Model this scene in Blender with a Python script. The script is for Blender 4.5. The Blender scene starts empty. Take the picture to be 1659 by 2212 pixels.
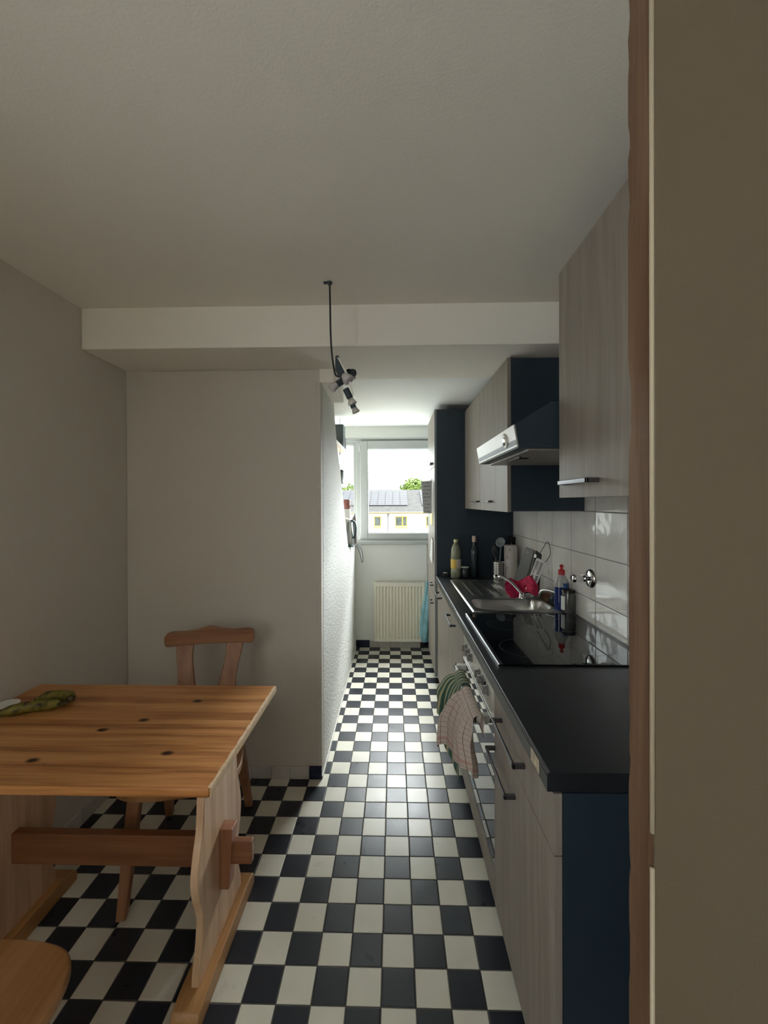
import bpy, bmesh, math, random
from mathutils import Vector, Matrix, noise

S = bpy.context.scene
C = S.collection
PI = math.pi
R = math.radians

# ------------------------------------------------------------------ camera, sky, sun, exposure
cam_d = bpy.data.cameras.new('camera')
cam_d.sensor_fit = 'HORIZONTAL'
cam_d.sensor_width = 36.0
cam_d.lens = 892.75 / 1659 * 36.0
cam_d.shift_x = 0.0
cam_d.shift_y = (1087.8 - 1106.0) / 1659
cam_d.clip_start = 0.02
cam_d.clip_end = 400
cam = bpy.data.objects.new('camera', cam_d)
C.objects.link(cam)
cam.matrix_world = (Matrix.Translation((0, 0, 1.43)) @ Matrix.Rotation(0.0241, 4, 'Z')
                    @ Matrix.Rotation(PI / 2 - 0.00348, 4, 'X') @ Matrix.Rotation(-0.00329, 4, 'Z'))
S.camera = cam

SKY = 4.0
SUN = 14.0
GLOW = 5.2
S.view_settings.view_transform = 'Standard'
S.view_settings.look = 'None'
S.view_settings.exposure = 1.05
S.view_settings.gamma = 1.0
S.view_settings.use_curve_mapping = False

world = bpy.data.worlds.new('overcast_sky')
S.world = world
world.use_nodes = True
bg = world.node_tree.nodes['Background']
bg.inputs['Color'].default_value = (0.93, 0.985, 1.0, 1)
bg.inputs['Strength'].default_value = SKY

sun_d = bpy.data.lights.new('hazy_sun', 'SUN')
sun_d.energy = SUN
sun_d.angle = R(42)
sun_d.color = (0.97, 0.99, 1.0)
sun = bpy.data.objects.new('hazy_sun', sun_d)
C.objects.link(sun)
sun.location = (0, 8, 6)
sun.rotation_euler = Vector((-0.35, -1.0, -1.50)).to_track_quat('-Z', 'Y').to_euler()

# added second sun at a low angle, fills the partition and near floor
glow_d = bpy.data.lights.new('low_fill_sun', 'SUN')
glow_d.energy = GLOW
glow_d.angle = R(26)
glow_d.color = (0.95, 0.98, 1.0)
glow = bpy.data.objects.new('low_fill_sun', glow_d)
C.objects.link(glow)
glow.location = (0, 9, 4)
glow.rotation_euler = Vector((-0.30, -1.0, -0.27)).to_track_quat('-Z', 'Y').to_euler()

S.cycles.use_denoising = True
S.cycles.max_bounces = 14
S.cycles.diffuse_bounces = 8
S.cycles.glossy_bounces = 6
S.cycles.transmission_bounces = 8
S.cycles.transparent_max_bounces = 12
S.cycles.sample_clamp_indirect = 8
S.cycles.caustics_reflective = False
S.cycles.caustics_refractive = False

# ------------------------------------------------------------------ materials
def lin(h):
    h = h.lstrip('#')
    out = []
    for i in (0, 2, 4):
        c = int(h[i:i + 2], 16) / 255
        out.append(c / 12.92 if c <= 0.04045 else ((c + 0.055) / 1.055) ** 2.4)
    return tuple(out) + (1,)

def new_mat(name):
    m = bpy.data.materials.new(name)
    m.use_nodes = True
    return m, m.node_tree.nodes, m.node_tree.links, m.node_tree.nodes['Principled BSDF']

def mat(name, col, rough=0.5, metal=0.0, spec=0.5, bump=None, var=None, trans=0.0, ior=1.45, alpha=1.0, coat=0.0, stretch=None):
    """plain procedural material; bump=(scale,strength,distance), var=(scale,amount)"""
    m, N, L, p = new_mat(name)
    if isinstance(col, str): col = lin(col)
    if len(col) == 3: col = tuple(col) + (1,)
    p.inputs['Base Color'].default_value = col
    p.inputs['Roughness'].default_value = rough
    p.inputs['Metallic'].default_value = metal
    p.inputs['Specular IOR Level'].default_value = spec
    p.inputs['Transmission Weight'].default_value = trans
    p.inputs['IOR'].default_value = ior
    p.inputs['Alpha'].default_value = alpha
    p.inputs['Coat Weight'].default_value = coat
    tc = N.new('ShaderNodeTexCoord')
    vec = tc.outputs['Object']
    if stretch:
        mp = N.new('ShaderNodeMapping')
        mp.inputs['Scale'].default_value = stretch
        L.new(vec, mp.inputs['Vector']); vec = mp.outputs['Vector']
    if var:
        n = N.new('ShaderNodeTexNoise'); n.inputs['Scale'].default_value = var[0]; n.inputs['Detail'].default_value = 4
        L.new(vec, n.inputs['Vector'])
        r = N.new('ShaderNodeValToRGB')
        a = var[1]
        r.color_ramp.elements[0].position = 0.3; r.color_ramp.elements[1].position = 0.7
        r.color_ramp.elements[0].color = tuple(max(0, c * (1 - a)) for c in col[:3]) + (1,)
        r.color_ramp.elements[1].color = tuple(min(1, c * (1 + a)) for c in col[:3]) + (1,)
        L.new(n.outputs['Fac'], r.inputs['Fac']); L.new(r.outputs['Color'], p.inputs['Base Color'])
    if bump:
        n = N.new('ShaderNodeTexNoise'); n.inputs['Scale'].default_value = bump[0]; n.inputs['Detail'].default_value = 5
        L.new(vec, n.inputs['Vector'])
        b = N.new('ShaderNodeBump'); b.inputs['Strength'].default_value = bump[1]; b.inputs['Distance'].default_value = bump[2]
        L.new(n.outputs['Fac'], b.inputs['Height']); L.new(b.outputs['Normal'], p.inputs['Normal'])
    return m

class G:
    """tiny math helper for node graphs"""
    def __init__(s, N, L): s.N, s.L = N, L
    def put(s, sock, v):
        if isinstance(v, (int, float)): sock.default_value = v
        else: s.L.new(v, sock)
    def op(s, o, a, b=None, c=None):
        n = s.N.new('ShaderNodeMath'); n.operation = o
        s.put(n.inputs[0], a)
        if b is not None: s.put(n.inputs[1], b)
        if c is not None: s.put(n.inputs[2], c)
        return n.outputs[0]
    def mix(s, f, a, b):
        n = s.N.new('ShaderNodeMix'); n.data_type = 'RGBA'
        s.put(n.inputs['Factor'], f)
        for k, v in ((6, a), (7, b)):
            if isinstance(v, tuple): n.inputs[k].default_value = v
            else: s.L.new(v, n.inputs[k])
        return n.outputs[2]
    def noise(s, vec, scale, detail=3, rough=0.5):
        n = s.N.new('ShaderNodeTexNoise'); n.inputs['Scale'].default_value = scale
        n.inputs['Detail'].default_value = detail; n.inputs['Roughness'].default_value = rough
        s.L.new(vec, n.inputs['Vector']); return n.outputs['Fac']
    def map(s, vec, scale=(1, 1, 1), loc=(0, 0, 0), rot=(0, 0, 0)):
        n = s.N.new('ShaderNodeMapping'); n.inputs['Scale'].default_value = scale
        n.inputs['Location'].default_value = loc; n.inputs['Rotation'].default_value = rot
        s.L.new(vec, n.inputs['Vector']); return n.outputs['Vector']
    def ramp(s, f, stops):
        n = s.N.new('ShaderNodeValToRGB'); e = n.color_ramp.elements
        while len(e) < len(stops): e.new(0.5)
        for k, (pos, col) in enumerate(stops): e[k].position = pos; e[k].color = col
        s.L.new(f, n.inputs['Fac']); return n.outputs['Color']
    def smooth(s, v, lo, hi):
        n = s.N.new('ShaderNodeMapRange'); n.interpolation_type = 'SMOOTHSTEP'
        s.put(n.inputs['Value'], v); n.inputs['From Min'].default_value = lo; n.inputs['From Max'].default_value = hi
        return n.outputs['Result']
    def bump(s, h, strength, dist, normal=None):
        n = s.N.new('ShaderNodeBump'); n.inputs['Strength'].default_value = strength; n.inputs['Distance'].default_value = dist
        s.L.new(h, n.inputs['Height'])
        if normal is not None: s.L.new(normal, n.inputs['Normal'])
        return n.outputs['Normal']

def tile_mat(name, axes, size, origin, cols, grout, gw, rough, checker=True, wav=0.0, tilt=0.0, spec=0.5, bevel=0.02):
    """square or oblong glazed tiles laid on the two given axes of object space"""
    m, N, L, p = new_mat(name); g = G(N, L)
    tc = N.new('ShaderNodeTexCoord'); sp = N.new('ShaderNodeSeparateXYZ'); L.new(tc.outputs['Object'], sp.inputs[0])
    u = g.op('DIVIDE', g.op('SUBTRACT', sp.outputs[axes[0]], origin[0]), size[0])
    v = g.op('DIVIDE', g.op('SUBTRACT', sp.outputs[axes[1]], origin[1]), size[1])
    fu, fv = g.op('FLOOR', u), g.op('FLOOR', v)
    ru, rv = g.op('SUBTRACT', u, fu), g.op('SUBTRACT', v, fv)
    du = g.op('MULTIPLY', g.op('SUBTRACT', 0.5, g.op('ABSOLUTE', g.op('SUBTRACT', ru, 0.5))), size[0])
    dv = g.op('MULTIPLY', g.op('SUBTRACT', 0.5, g.op('ABSOLUTE', g.op('SUBTRACT', rv, 0.5))), size[1])
    d = g.op('MINIMUM', du, dv)
    wn = N.new('ShaderNodeTexWhiteNoise'); wn.noise_dimensions = '2D'
    cb = N.new('ShaderNodeCombineXYZ'); L.new(fu, cb.inputs[0]); L.new(fv, cb.inputs[1]); L.new(cb.outputs[0], wn.inputs['Vector'])
    cloud = g.noise(tc.outputs['Object'], 9 if checker else 7, 5)
    if checker:
        odd = g.op('MODULO', g.op('ABSOLUTE', g.op('ADD', fu, fv)), 2)
        odd = g.op('GREATER_THAN', odd, 0.5)
        white = g.mix(g.smooth(cloud, 0.3, 0.7), tuple(c * 0.93 for c in cols[0][:3]) + (1,), cols[0])
        scuff = g.noise(g.map(tc.outputs['Object'], (1.0, 0.45, 1.0), rot=(0, 0, 0.5)), 13, 5, 0.65)
        black = g.mix(g.smooth(scuff, 0.70, 0.80), tuple(c * 1.3 for c in cols[1][:3]) + (1,), tuple(c * 5 for c in cols[1][:3]) + (1,))
        col = g.mix(odd, white, black)
    else:
        col = g.mix(g.smooth(cloud, 0.3, 0.72), cols[0], cols[1])
    gm = g.smooth(d, gw * 0.75, gw * 1.15)
    L.new(g.mix(gm, grout, col), p.inputs['Base Color'])
    fine = g.noise(tc.outputs['Object'], 60, 3)
    rg = g.op('ADD', g.op('MULTIPLY', g.op('SUBTRACT', 1.0, gm), 0.5), g.op('ADD', rough, g.op('MULTIPLY', g.op('SUBTRACT', cloud, 0.5), 0.10)))
    L.new(rg, p.inputs['Roughness'])
    p.inputs['Specular IOR Level'].default_value = spec
    h = g.op('MULTIPLY', g.smooth(d, gw * 0.6, gw + bevel * 0.1), 0.0012)
    if tilt:
        sc = N.new('ShaderNodeSeparateColor'); L.new(wn.outputs['Color'], sc.inputs[0])
        t = g.op('ADD', g.op('MULTIPLY', g.op('SUBTRACT', sc.outputs[0], 0.5), ru), g.op('MULTIPLY', g.op('SUBTRACT', sc.outputs[1], 0.5), rv))
        h = g.op('ADD', h, g.op('MULTIPLY', t, tilt))
    if wav:
        soft = g.noise(tc.outputs['Object'], 11, 1)
        h = g.op('ADD', h, g.op('MULTIPLY', soft, wav))
        h = g.op('ADD', h, g.op('MULTIPLY', fine, wav * 0.06))
    L.new(g.bump(h, 1.0, 1.0), p.inputs['Normal'])
    return m

def wood_mat(name, base, dark, light, axis, rings=22, rough=0.35, knots=(), spec=0.5, contrast=1.0, coat=0.0):
    """varnished wood, grain along the given axis of object space"""
    m, N, L, p = new_mat(name); g = G(N, L)
    tc = N.new('ShaderNodeTexCoord'); vec = tc.outputs['Object']
    sc = [rings, rings, rings]; sc[axis] = rings * 0.045
    warp = N.new('ShaderNodeTexNoise'); warp.inputs['Scale'].default_value = 2.2; L.new(vec, warp.inputs['Vector'])
    vm = N.new('ShaderNodeVectorMath'); vm.operation = 'MULTIPLY_ADD'
    L.new(warp.outputs['Color'], vm.inputs[0]); vm.inputs[1].default_value = (0.05, 0.05, 0.05); L.new(vec, vm.inputs[2])
    v2 = vm.outputs[0]
    kmask = None
    for k in knots:
        s2 = [26.0, 26.0, 26.0]; s2[axis] = 16.0
        mp = g.map(vec, tuple(s2), tuple(-a * b for a, b in zip(k, s2)))
        ln = N.new('ShaderNodeVectorMath'); ln.operation = 'LENGTH'; L.new(mp, ln.inputs[0])
        f = g.op('SUBTRACT', 1.0, g.smooth(ln.outputs['Value'], 0.10, 0.42))
        kmask = f if kmask is None else g.op('MAXIMUM', kmask, f)
    gv = g.map(v2, tuple(sc))
    n1 = g.noise(gv, 1.0, 4, 0.55)
    sc2 = [rings * 7] * 3; sc2[axis] = rings * 0.12
    n2 = g.noise(g.map(vec, tuple(sc2)), 1.0, 3, 0.6)
    mixn = g.op('ADD', g.op('MULTIPLY', n1, 0.72), g.op('MULTIPLY', n2, 0.28))
    a = 0.5 - 0.17 / contrast; b = 0.5 + 0.17 / contrast
    col = g.ramp(mixn, [(a, dark), (0.5, base), (b, light)])
    if kmask is not None:
        col = g.mix(kmask, col, (dark[0] * 0.12, dark[1] * 0.09, dark[2] * 0.1, 1))
    L.new(col, p.inputs['Base Color'])
    p.inputs['Roughness'].default_value = rough
    p.inputs['Specular IOR Level'].default_value = spec
    p.inputs['Coat Weight'].default_value = coat
    p.inputs['Coat Roughness'].default_value = 0.2
    L.new(g.bump(n2, 0.25, 0.0008), p.inputs['Normal'])
    return m

M = {}
M['wall'] = mat('wall_paint', (0.64, 0.60, 0.545), 0.9, bump=(160, 0.25, 0.002), spec=0.2)
M['ceil'] = mat('ceiling_paint', (0.90, 0.87, 0.80), 0.95, bump=(140, 0.3, 0.002), spec=0.15)
M['white_wall'] = mat('window_wall_paint', (0.88, 0.895, 0.87), 0.9, bump=(90, 0.3, 0.003), spec=0.2)
M['plaster'] = mat('rough_plaster', (0.80, 0.80, 0.765), 0.95, bump=(75, 1.0, 0.012), spec=0.1)
M['floor'] = tile_mat('checker_floor_tiles', ('X', 'Y'), (0.1, 0.1), (-0.0414, 4.0641), [(0.74, 0.715, 0.61, 1), (0.016, 0.019, 0.026, 1)],
                      (0.085, 0.08, 0.07, 1), 0.0016, 0.29, True, wav=0.0006, tilt=0.0012, spec=0.42)
M['skirt'] = mat('white_skirting_tile', (0.62, 0.60, 0.56), 0.35, var=(20, 0.06))
M['skirt_dark'] = mat('dark_blue_skirting_tile', (0.012, 0.018, 0.05), 0.25)
M['grout'] = mat('pale_grout', (0.35, 0.33, 0.3), 0.9)
M['splash'] = tile_mat('grey_wall_tiles', ('Y', 'Z'), (0.256, 0.202), (1.878, 0.98), [(0.70, 0.68, 0.63, 1), (0.80, 0.78, 0.73, 1)],
                       (0.2, 0.19, 0.17, 1), 0.0016, 0.09, False, wav=0.0022, tilt=0.0008, spec=0.6)
M['front'] = wood_mat('grey_oak_laminate', (0.265, 0.232, 0.20, 1), (0.205, 0.178, 0.152, 1), (0.325, 0.29, 0.252, 1), 2, rings=34, rough=0.5, contrast=0.8, spec=0.35)
M['dark'] = mat('anthracite_laminate', (0.024, 0.038, 0.054), 0.42, var=(3, 0.12), spec=0.45)
M['top'] = mat('charcoal_worktop', (0.018, 0.020, 0.025), 0.36, bump=(220, 0.12, 0.001), var=(7, 0.25), spec=0.5)
M['topedge'] = mat('worn_worktop_edge', (0.10, 0.10, 0.105), 0.22, spec=0.8)
M['steel'] = mat('brushed_steel', (0.62, 0.61, 0.58), 0.28, 1.0, bump=(40, 0.05, 0.001), stretch=(30, 1, 30))
M['chrome'] = mat('chrome', (0.85, 0.86, 0.87), 0.08, 1.0)
M['handle'] = mat('satin_dark_metal', (0.16, 0.16, 0.17), 0.3, 1.0)
M['blackpl'] = mat('black_plastic', (0.015, 0.016, 0.018), 0.4)
M['hobglass'] = mat('black_hob_glass', (0.006, 0.007, 0.009), 0.035, spec=0.75, var=(12, 0.2))
M['ovenglass'] = mat('black_oven_glass', (0.006, 0.006, 0.008), 0.03, spec=0.9)
M['ovenpanel'] = mat('cream_steel_panel', (0.60, 0.58, 0.53), 0.3, 0.35)
M['white_pl'] = mat('white_plastic', (0.80, 0.80, 0.78), 0.35)
M['upvc'] = mat('white_window_plastic', (0.55, 0.575, 0.57), 0.35)
M['radiator'] = mat('cream_radiator_enamel', (0.88, 0.855, 0.75), 0.35)
M['pine'] = None
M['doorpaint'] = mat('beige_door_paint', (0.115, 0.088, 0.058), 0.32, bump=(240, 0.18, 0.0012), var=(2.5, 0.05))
M['cable'] = mat('dark_cable', (0.03, 0.032, 0.035), 0.5)
M['lampdark'] = mat('dark_lamp_metal', (0.035, 0.05, 0.062), 0.45)
M['bulb'] = mat('frosted_bulb', (0.62, 0.58, 0.60), 0.25, spec=0.6)
M['bulbr'] = mat('silvered_bulb', (0.72, 0.70, 0.66), 0.2, 0.35)

PB, PD, PL = (0.53, 0.235, 0.078, 1), (0.30, 0.105, 0.027, 1), (0.66, 0.335, 0.125, 1)
tab_knots = []
def glass_mat(name, tint=(1, 1, 1, 1), refl=1.0):
    m, N, L, p = new_mat(name)
    out = N['Material Output']; N.remove(p)
    t = N.new('ShaderNodeBsdfTransparent'); t.inputs[0].default_value = tint
    gl = N.new('ShaderNodeBsdfGlossy'); gl.inputs['Roughness'].default_value = 0.03
    fr = N.new('ShaderNodeFresnel'); fr.inputs['IOR'].default_value = 1.35
    mx = N.new('ShaderNodeMixShader'); ge = N.new('ShaderNodeNewGeometry'); mu = N.new('ShaderNodeMath'); mu.operation = 'MULTIPLY_ADD'
    L.new(ge.outputs['Backfacing'], mu.inputs[0]); mu.inputs[1].default_value = -1.0; mu.inputs[2].default_value = 1.0
    m2 = N.new('ShaderNodeMath'); m2.operation = 'MULTIPLY'; L.new(fr.outputs[0], m2.inputs[0]); L.new(mu.outputs[0], m2.inputs[1])
    L.new(m2.outputs[0], mx.inputs[0]); L.new(t.outputs[0], mx.inputs[1]); L.new(gl.outputs[0], mx.inputs[2])
    L.new(mx.outputs[0], out.inputs['Surface'])
    return m
M['pane'] = glass_mat('window_glass', (0.97, 0.985, 0.98, 1))
M['clear'] = glass_mat('clear_jar_glass', (0.86, 0.88, 0.86, 1))

# ------------------------------------------------------------------ geometry helpers
ORG = {}
def org(o): return ORG.get(o.name, Vector((0, 0, 0))) if o else Vector((0, 0, 0))

def obj(name, bm, material, parent=None, bevel=0, smooth=False, seg=2, mods=None, local=False):
    """link bm as one mesh object; coordinates are world ones unless local"""
    me = bpy.data.meshes.new(name)
    w = Vector((0, 0, 0)) if local else org(parent)
    if w.length: bmesh.ops.translate(bm, verts=bm.verts, vec=-w)
    bmesh.ops.recalc_face_normals(bm, faces=bm.faces)
    bm.to_mesh(me); bm.free()
    if isinstance(material, (list, tuple)):
        for k in material: me.materials.append(k)
    else: me.materials.append(material)
    if smooth:
        for f in me.polygons: f.use_smooth = True
    o = bpy.data.objects.new(name, me); C.objects.link(o)
    if parent:
        o.parent = parent; ORG[o.name] = w.copy()
    if bevel:
        b = o.modifiers.new('bevel', 'BEVEL'); b.width = bevel; b.segments = seg; b.limit_method = 'ANGLE'; b.angle_limit = R(40)
        if not smooth:
            for f in me.polygons: f.use_smooth = True
            wn = o.modifiers.new('weighted', 'WEIGHTED_NORMAL'); wn.keep_sharp = False
    return o

def tag(o, label=None, cat=None, group=None, kind=None):
    if label: o['label'] = label
    if cat: o['category'] = cat
    if group: o['group'] = group
    if kind: o['kind'] = kind
    return o

def thing(name, label, cat, loc, rotz=0, group=None):
    o = bpy.data.objects.new(name, None); C.objects.link(o)
    o.empty_display_size = 0.05
    o.location = loc; o.rotation_euler = (0, 0, rotz)
    ORG[o.name] = Vector(loc)
    return tag(o, label, cat, group)

def struct(name, bm, m, parent=None, **k):
    o = obj(name, bm, m, parent, **k)
    if not parent: o['kind'] = 'structure'
    return o

def BM(): return bmesh.new()
def box(bm, x0, x1, y0, y1, z0, z1):
    vs = [bm.verts.new((x, y, z)) for z in (z0, z1) for y in (y0, y1) for x in (x0, x1)]
    for f in ((0, 1, 3, 2), (4, 6, 7, 5), (0, 4, 5, 1), (2, 3, 7, 6), (0, 2, 6, 4), (1, 5, 7, 3)):
        bm.faces.new([vs[i] for i in f])
    return bm
def B(*a): return box(BM(), *a)

def prism(bm, pts, axis, a, b):
    """polygon in the two other axes (in order), extruded along axis from a to b"""
    def P(p, t):
        if axis == 0: return (t, p[0], p[1])
        if axis == 1: return (p[0], t, p[1])
        return (p[0], p[1], t)
    A = [bm.verts.new(P(p, a)) for p in pts]; Bv = [bm.verts.new(P(p, b)) for p in pts]
    bm.faces.new(A); bm.faces.new(Bv[::-1])
    n = len(pts)
    for i in range(n): bm.faces.new((A[i], Bv[i], Bv[(i + 1) % n], A[(i + 1) % n]))
    return bm

def frame_of(d):
    d = d.normalized(); u = d.orthogonal().normalized(); return u, d.cross(u)

def tube(bm, pts, r, seg=10, cap=True):
    pts = [Vector(p) for p in pts]; rs = r if isinstance(r, (list, tuple)) else [r] * len(pts)
    rings = []; u = None
    for i, p in enumerate(pts):
        d = (pts[min(i + 1, len(pts) - 1)] - pts[max(i - 1, 0)])
        d = d.normalized()
        if u is None: u = d.orthogonal().normalized()
        else: u = (u - d * u.dot(d)).normalized()
        w = d.cross(u)
        rings.append([bm.verts.new(p + (u * math.cos(2 * PI * k / seg) + w * math.sin(2 * PI * k / seg)) * rs[i]) for k in range(seg)])
    for a, b in zip(rings, rings[1:]):
        for k in range(seg): bm.faces.new((a[k], a[(k + 1) % seg], b[(k + 1) % seg], b[k]))
    if cap: bm.faces.new(rings[0][::-1]); bm.faces.new(rings[-1])
    return bm

def lathe(bm, c, prof, seg=28, axis=(0, 0, 1)):
    """profile (radius, height) turned about axis through c"""
    c = Vector(c); ax = Vector(axis).normalized(); u, w = frame_of(ax)
    rings = []
    for r, h in prof:
        if r < 1e-6: rings.append([bm.verts.new(c + ax * h)])
        else: rings.append([bm.verts.new(c + ax * h + (u * math.cos(2 * PI * k / seg) + w * math.sin(2 * PI * k / seg)) * r) for k in range(seg)])
    for a, b in zip(rings, rings[1:]):
        for k in range(seg):
            k2 = (k + 1) % seg
            if len(a) == 1 and len(b) == 1: continue
            if len(a) == 1: bm.faces.new((a[0], b[k2], b[k]))
            elif len(b) == 1: bm.faces.new((a[k], a[k2], b[0]))
            else: bm.faces.new((a[k], a[k2], b[k2], b[k]))
    return bm

def spline(pts, n=8):
    """Catmull-Rom through points"""
    pts = [Vector(p) for p in pts]; out = []
    for i in range(len(pts) - 1):
        p0, p1, p2, p3 = pts[max(i - 1, 0)], pts[i], pts[i + 1], pts[min(i + 2, len(pts) - 1)]
        for k in range(n):
            t = k / n
            out.append(0.5 * ((2 * p1) + (p2 - p0) * t + (2 * p0 - 5 * p1 + 4 * p2 - p3) * t * t + (3 * p1 - p0 - 3 * p2 + p3) * t ** 3))
    out.append(pts[-1]); return out

def sheet(nu, nv, fn, thick=0.0, uv=True):
    """grid mesh fn(u,v)->point with a UV layer"""
    bm = BM(); g = [[bm.verts.new(fn(i / nu, j / nv)) for j in range(nv + 1)] for i in range(nu + 1)]
    lay = bm.loops.layers.uv.new('UVMap')
    for i in range(nu):
        for j in range(nv):
            f = bm.faces.new((g[i][j], g[i + 1][j], g[i + 1][j + 1], g[i][j + 1]))
            for l, (a, b) in zip(f.loops, ((i, j), (i + 1, j), (i + 1, j + 1), (i, j + 1))): l[lay].uv = (a / nu, b / nv)
    return bm

def cloth_obj(name, bm, m, parent=None, thick=0.003):
    o = obj(name, bm, m, parent, smooth=True)
    s = o.modifiers.new('thickness', 'SOLIDIFY'); s.thickness = thick
    d = o.modifiers.new('smooth', 'SUBSURF'); d.levels = 1; d.render_levels = 1
    return o

def rbox(pts_c, w, d, r, n=6):
    """rounded rectangle outline centred on pts_c"""
    cx, cy = pts_c; out = []
    for k, (sx, sy) in enumerate(((1, 1), (-1, 1), (-1, -1), (1, -1))):
        for i in range(n + 1):
            a = (k + i / n) * PI / 2
            out.append((cx + sx * (w / 2 - r) + r * math.cos(a), cy + sy * (d / 2 - r) + r * math.sin(a)))
    return out

# ================================================================== THE SETTING
XL, XR = -1.397, 0.912          # left and right walls
YB = -1.9                       # wall behind the photographer
YP = 2.126                      # wall behind the table
YW = 4.066                      # window wall
XP = -0.378                     # passage side of the partition
ZC, ZB, ZA = 2.30, 2.118, 2.175  # ceiling, beam underside, ceiling by the window

struct('floor', B(XL, XR, YB, YW, -0.06, 0), M['floor'])
struct('ceiling', B(XL, XR, YB, 1.84, ZC, ZC + 0.1), M['ceil'])
struct('ceiling_window', B(-0.80, XR, 2.29, YW, ZA, ZA + 0.1), M['white_wall'])
struct('trim_1', B(XL, XR, 1.82, 2.31, ZB, ZC + 0.1), M['ceil'], bevel=0.004)
struct('trim_2', B(XP - 0.005, -0.311, YP, 2.56, 2.049, ZA), M['ceil'], bevel=0.003)
LY0, LY1, LZ0, LZ1 = -1.75, -0.65, 0.85, 2.15   # unseen opening, added and sized for fill daylight, left of and behind the photographer
bm = BM()
box(bm, XL - 0.12, XL, LY1, YP + 0.1, 0, ZC + 0.1); box(bm, XL - 0.12, XL, YB, LY0, 0, ZC + 0.1)
box(bm, XL - 0.12, XL, LY0, LY1, 0, LZ0); box(bm, XL - 0.12, XL, LY0, LY1, LZ1, ZC + 0.1)
struct('wall_left', bm, M['wall'])
struct('wall_back', B(XL, XP, YP, YP + 0.07, 0, ZB), M['wall'], bevel=0.006)
struct('wall_partition', prism(BM(), [(YP + 0.07, 0), (YW, 0), (YW, 1.045), (3.423, 1.045), (3.232, 1.267), (3.089, 1.447), (2.908, 1.675),
                                     (2.746, 1.816), (2.65, 1.98), (2.624, 2.052), (2.624, ZA), (YP + 0.07, ZA)], 0, XP - 0.1, XP), M['plaster'], bevel=0.01)
struct('trim_6', B(-0.400, XP + 0.0015, YP - 0.004, YP + 0.02, 0.068, 2.05), M['wall'], bevel=0.002)
struct('wall_niche', B(-0.80, -0.74, YP + 0.07, YW, 0, ZA), M['white_wall'])
struct('trim_3', B(-0.74, XP - 0.1, 3.40, YW, 1.0, 1.045), M['white_wall'])
struct('wall_right', B(XR, XR + 0.12, YB, YW + 0.25, 0, ZC + 0.1), M['wall'])
# window wall: four pieces round the opening, one mesh
WX0, WX1, WZ0, WZ1 = -0.74, 0.62, 1.05, 2.05
bm = BM()
box(bm, -0.80, XR, YW, YW + 0.24, 0, WZ0)
box(bm, -0.80, XR, YW, YW + 0.24, WZ1, ZA + 0.1)
box(bm, -0.80, WX0, YW, YW + 0.24, WZ0, WZ1)
box(bm, WX1, XR, YW, YW + 0.24, WZ0, WZ1)
struct('wall_window', bm, M['white_wall'])
# wall behind the photographer
bm = B(XL, XR, YB - 0.15, YB, 0, ZC + 0.1)
struct('wall_rear', bm, M['wall'])

# backsplash tiles on the right wall
struct('wall_backsplash', B(XR - 0.008, XR, 0.86, 3.157, 0.80, 1.47), M['splash'])
struct('trim_4', B(0.70, XR, YW - 0.008, YW, 0.0, 1.05), M['splash'])
struct('trim_5', B(0.318, 0.40, YW - 0.008, YW, 0.1, 1.04), tile_mat('grey_wall_tiles_end', ('X', 'Z'), (0.25, 0.202), (0.306, 0.0), [(0.52, 0.50, 0.455, 1), (0.60, 0.585, 0.545, 1)], (0.2, 0.19, 0.17, 1), 0.002, 0.15, False, spec=0.5))

# skirting tiles: one run per wall
def skirting(name, pieces):
    bm = BM(); mi = []
    for (x0, x1, y0, y1, h, d) in pieces:
        n0 = len(bm.faces); box(bm, x0, x1, y0, y1, 0.0, h)
        bm.faces.ensure_lookup_table()
        for f in bm.faces[n0:]: f.material_index = d
    return struct(name, bm, [M['skirt'], M['skirt_dark']], bevel=0.0015)
p = [(-0.442, XP + 0.002, YP - 0.009, YP + 0.001, 0.066, 1)]
x = -0.442
while x > XL + 0.02:
    p.append((max(x - 0.1, XL) + 0.0015, x - 0.0015, YP - 0.008, YP + 0.001, 0.066, 0)); x -= 0.1
skirting('baseboard_back', p)
p = [(XP + 0.001, -0.2429, YW - 0.010, YW, 0.072, 1)]
x = -0.2414
for k in range(8):
    p.append((x + 0.0015, x + 0.0985, YW - 0.009, YW, 0.066, 1 if k == 5 else 0)); x += 0.1
skirting('baseboard_window', p)
p = []; y = YP
while y < YW - 0.03:
    p.append((XP - 0.001, XP + 0.006, y + 0.001, min(y + 0.099, YW), 0.014, 0)); y += 0.1
skirting('baseboard_partition', p)
p = []; y = YB
while y < YP - 0.1:
    p.append((XL, XL + 0.008, y + 0.001, min(y + 0.099, YP), 0.066, 0)); y += 0.1
skirting('baseboard_left', p)

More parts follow.
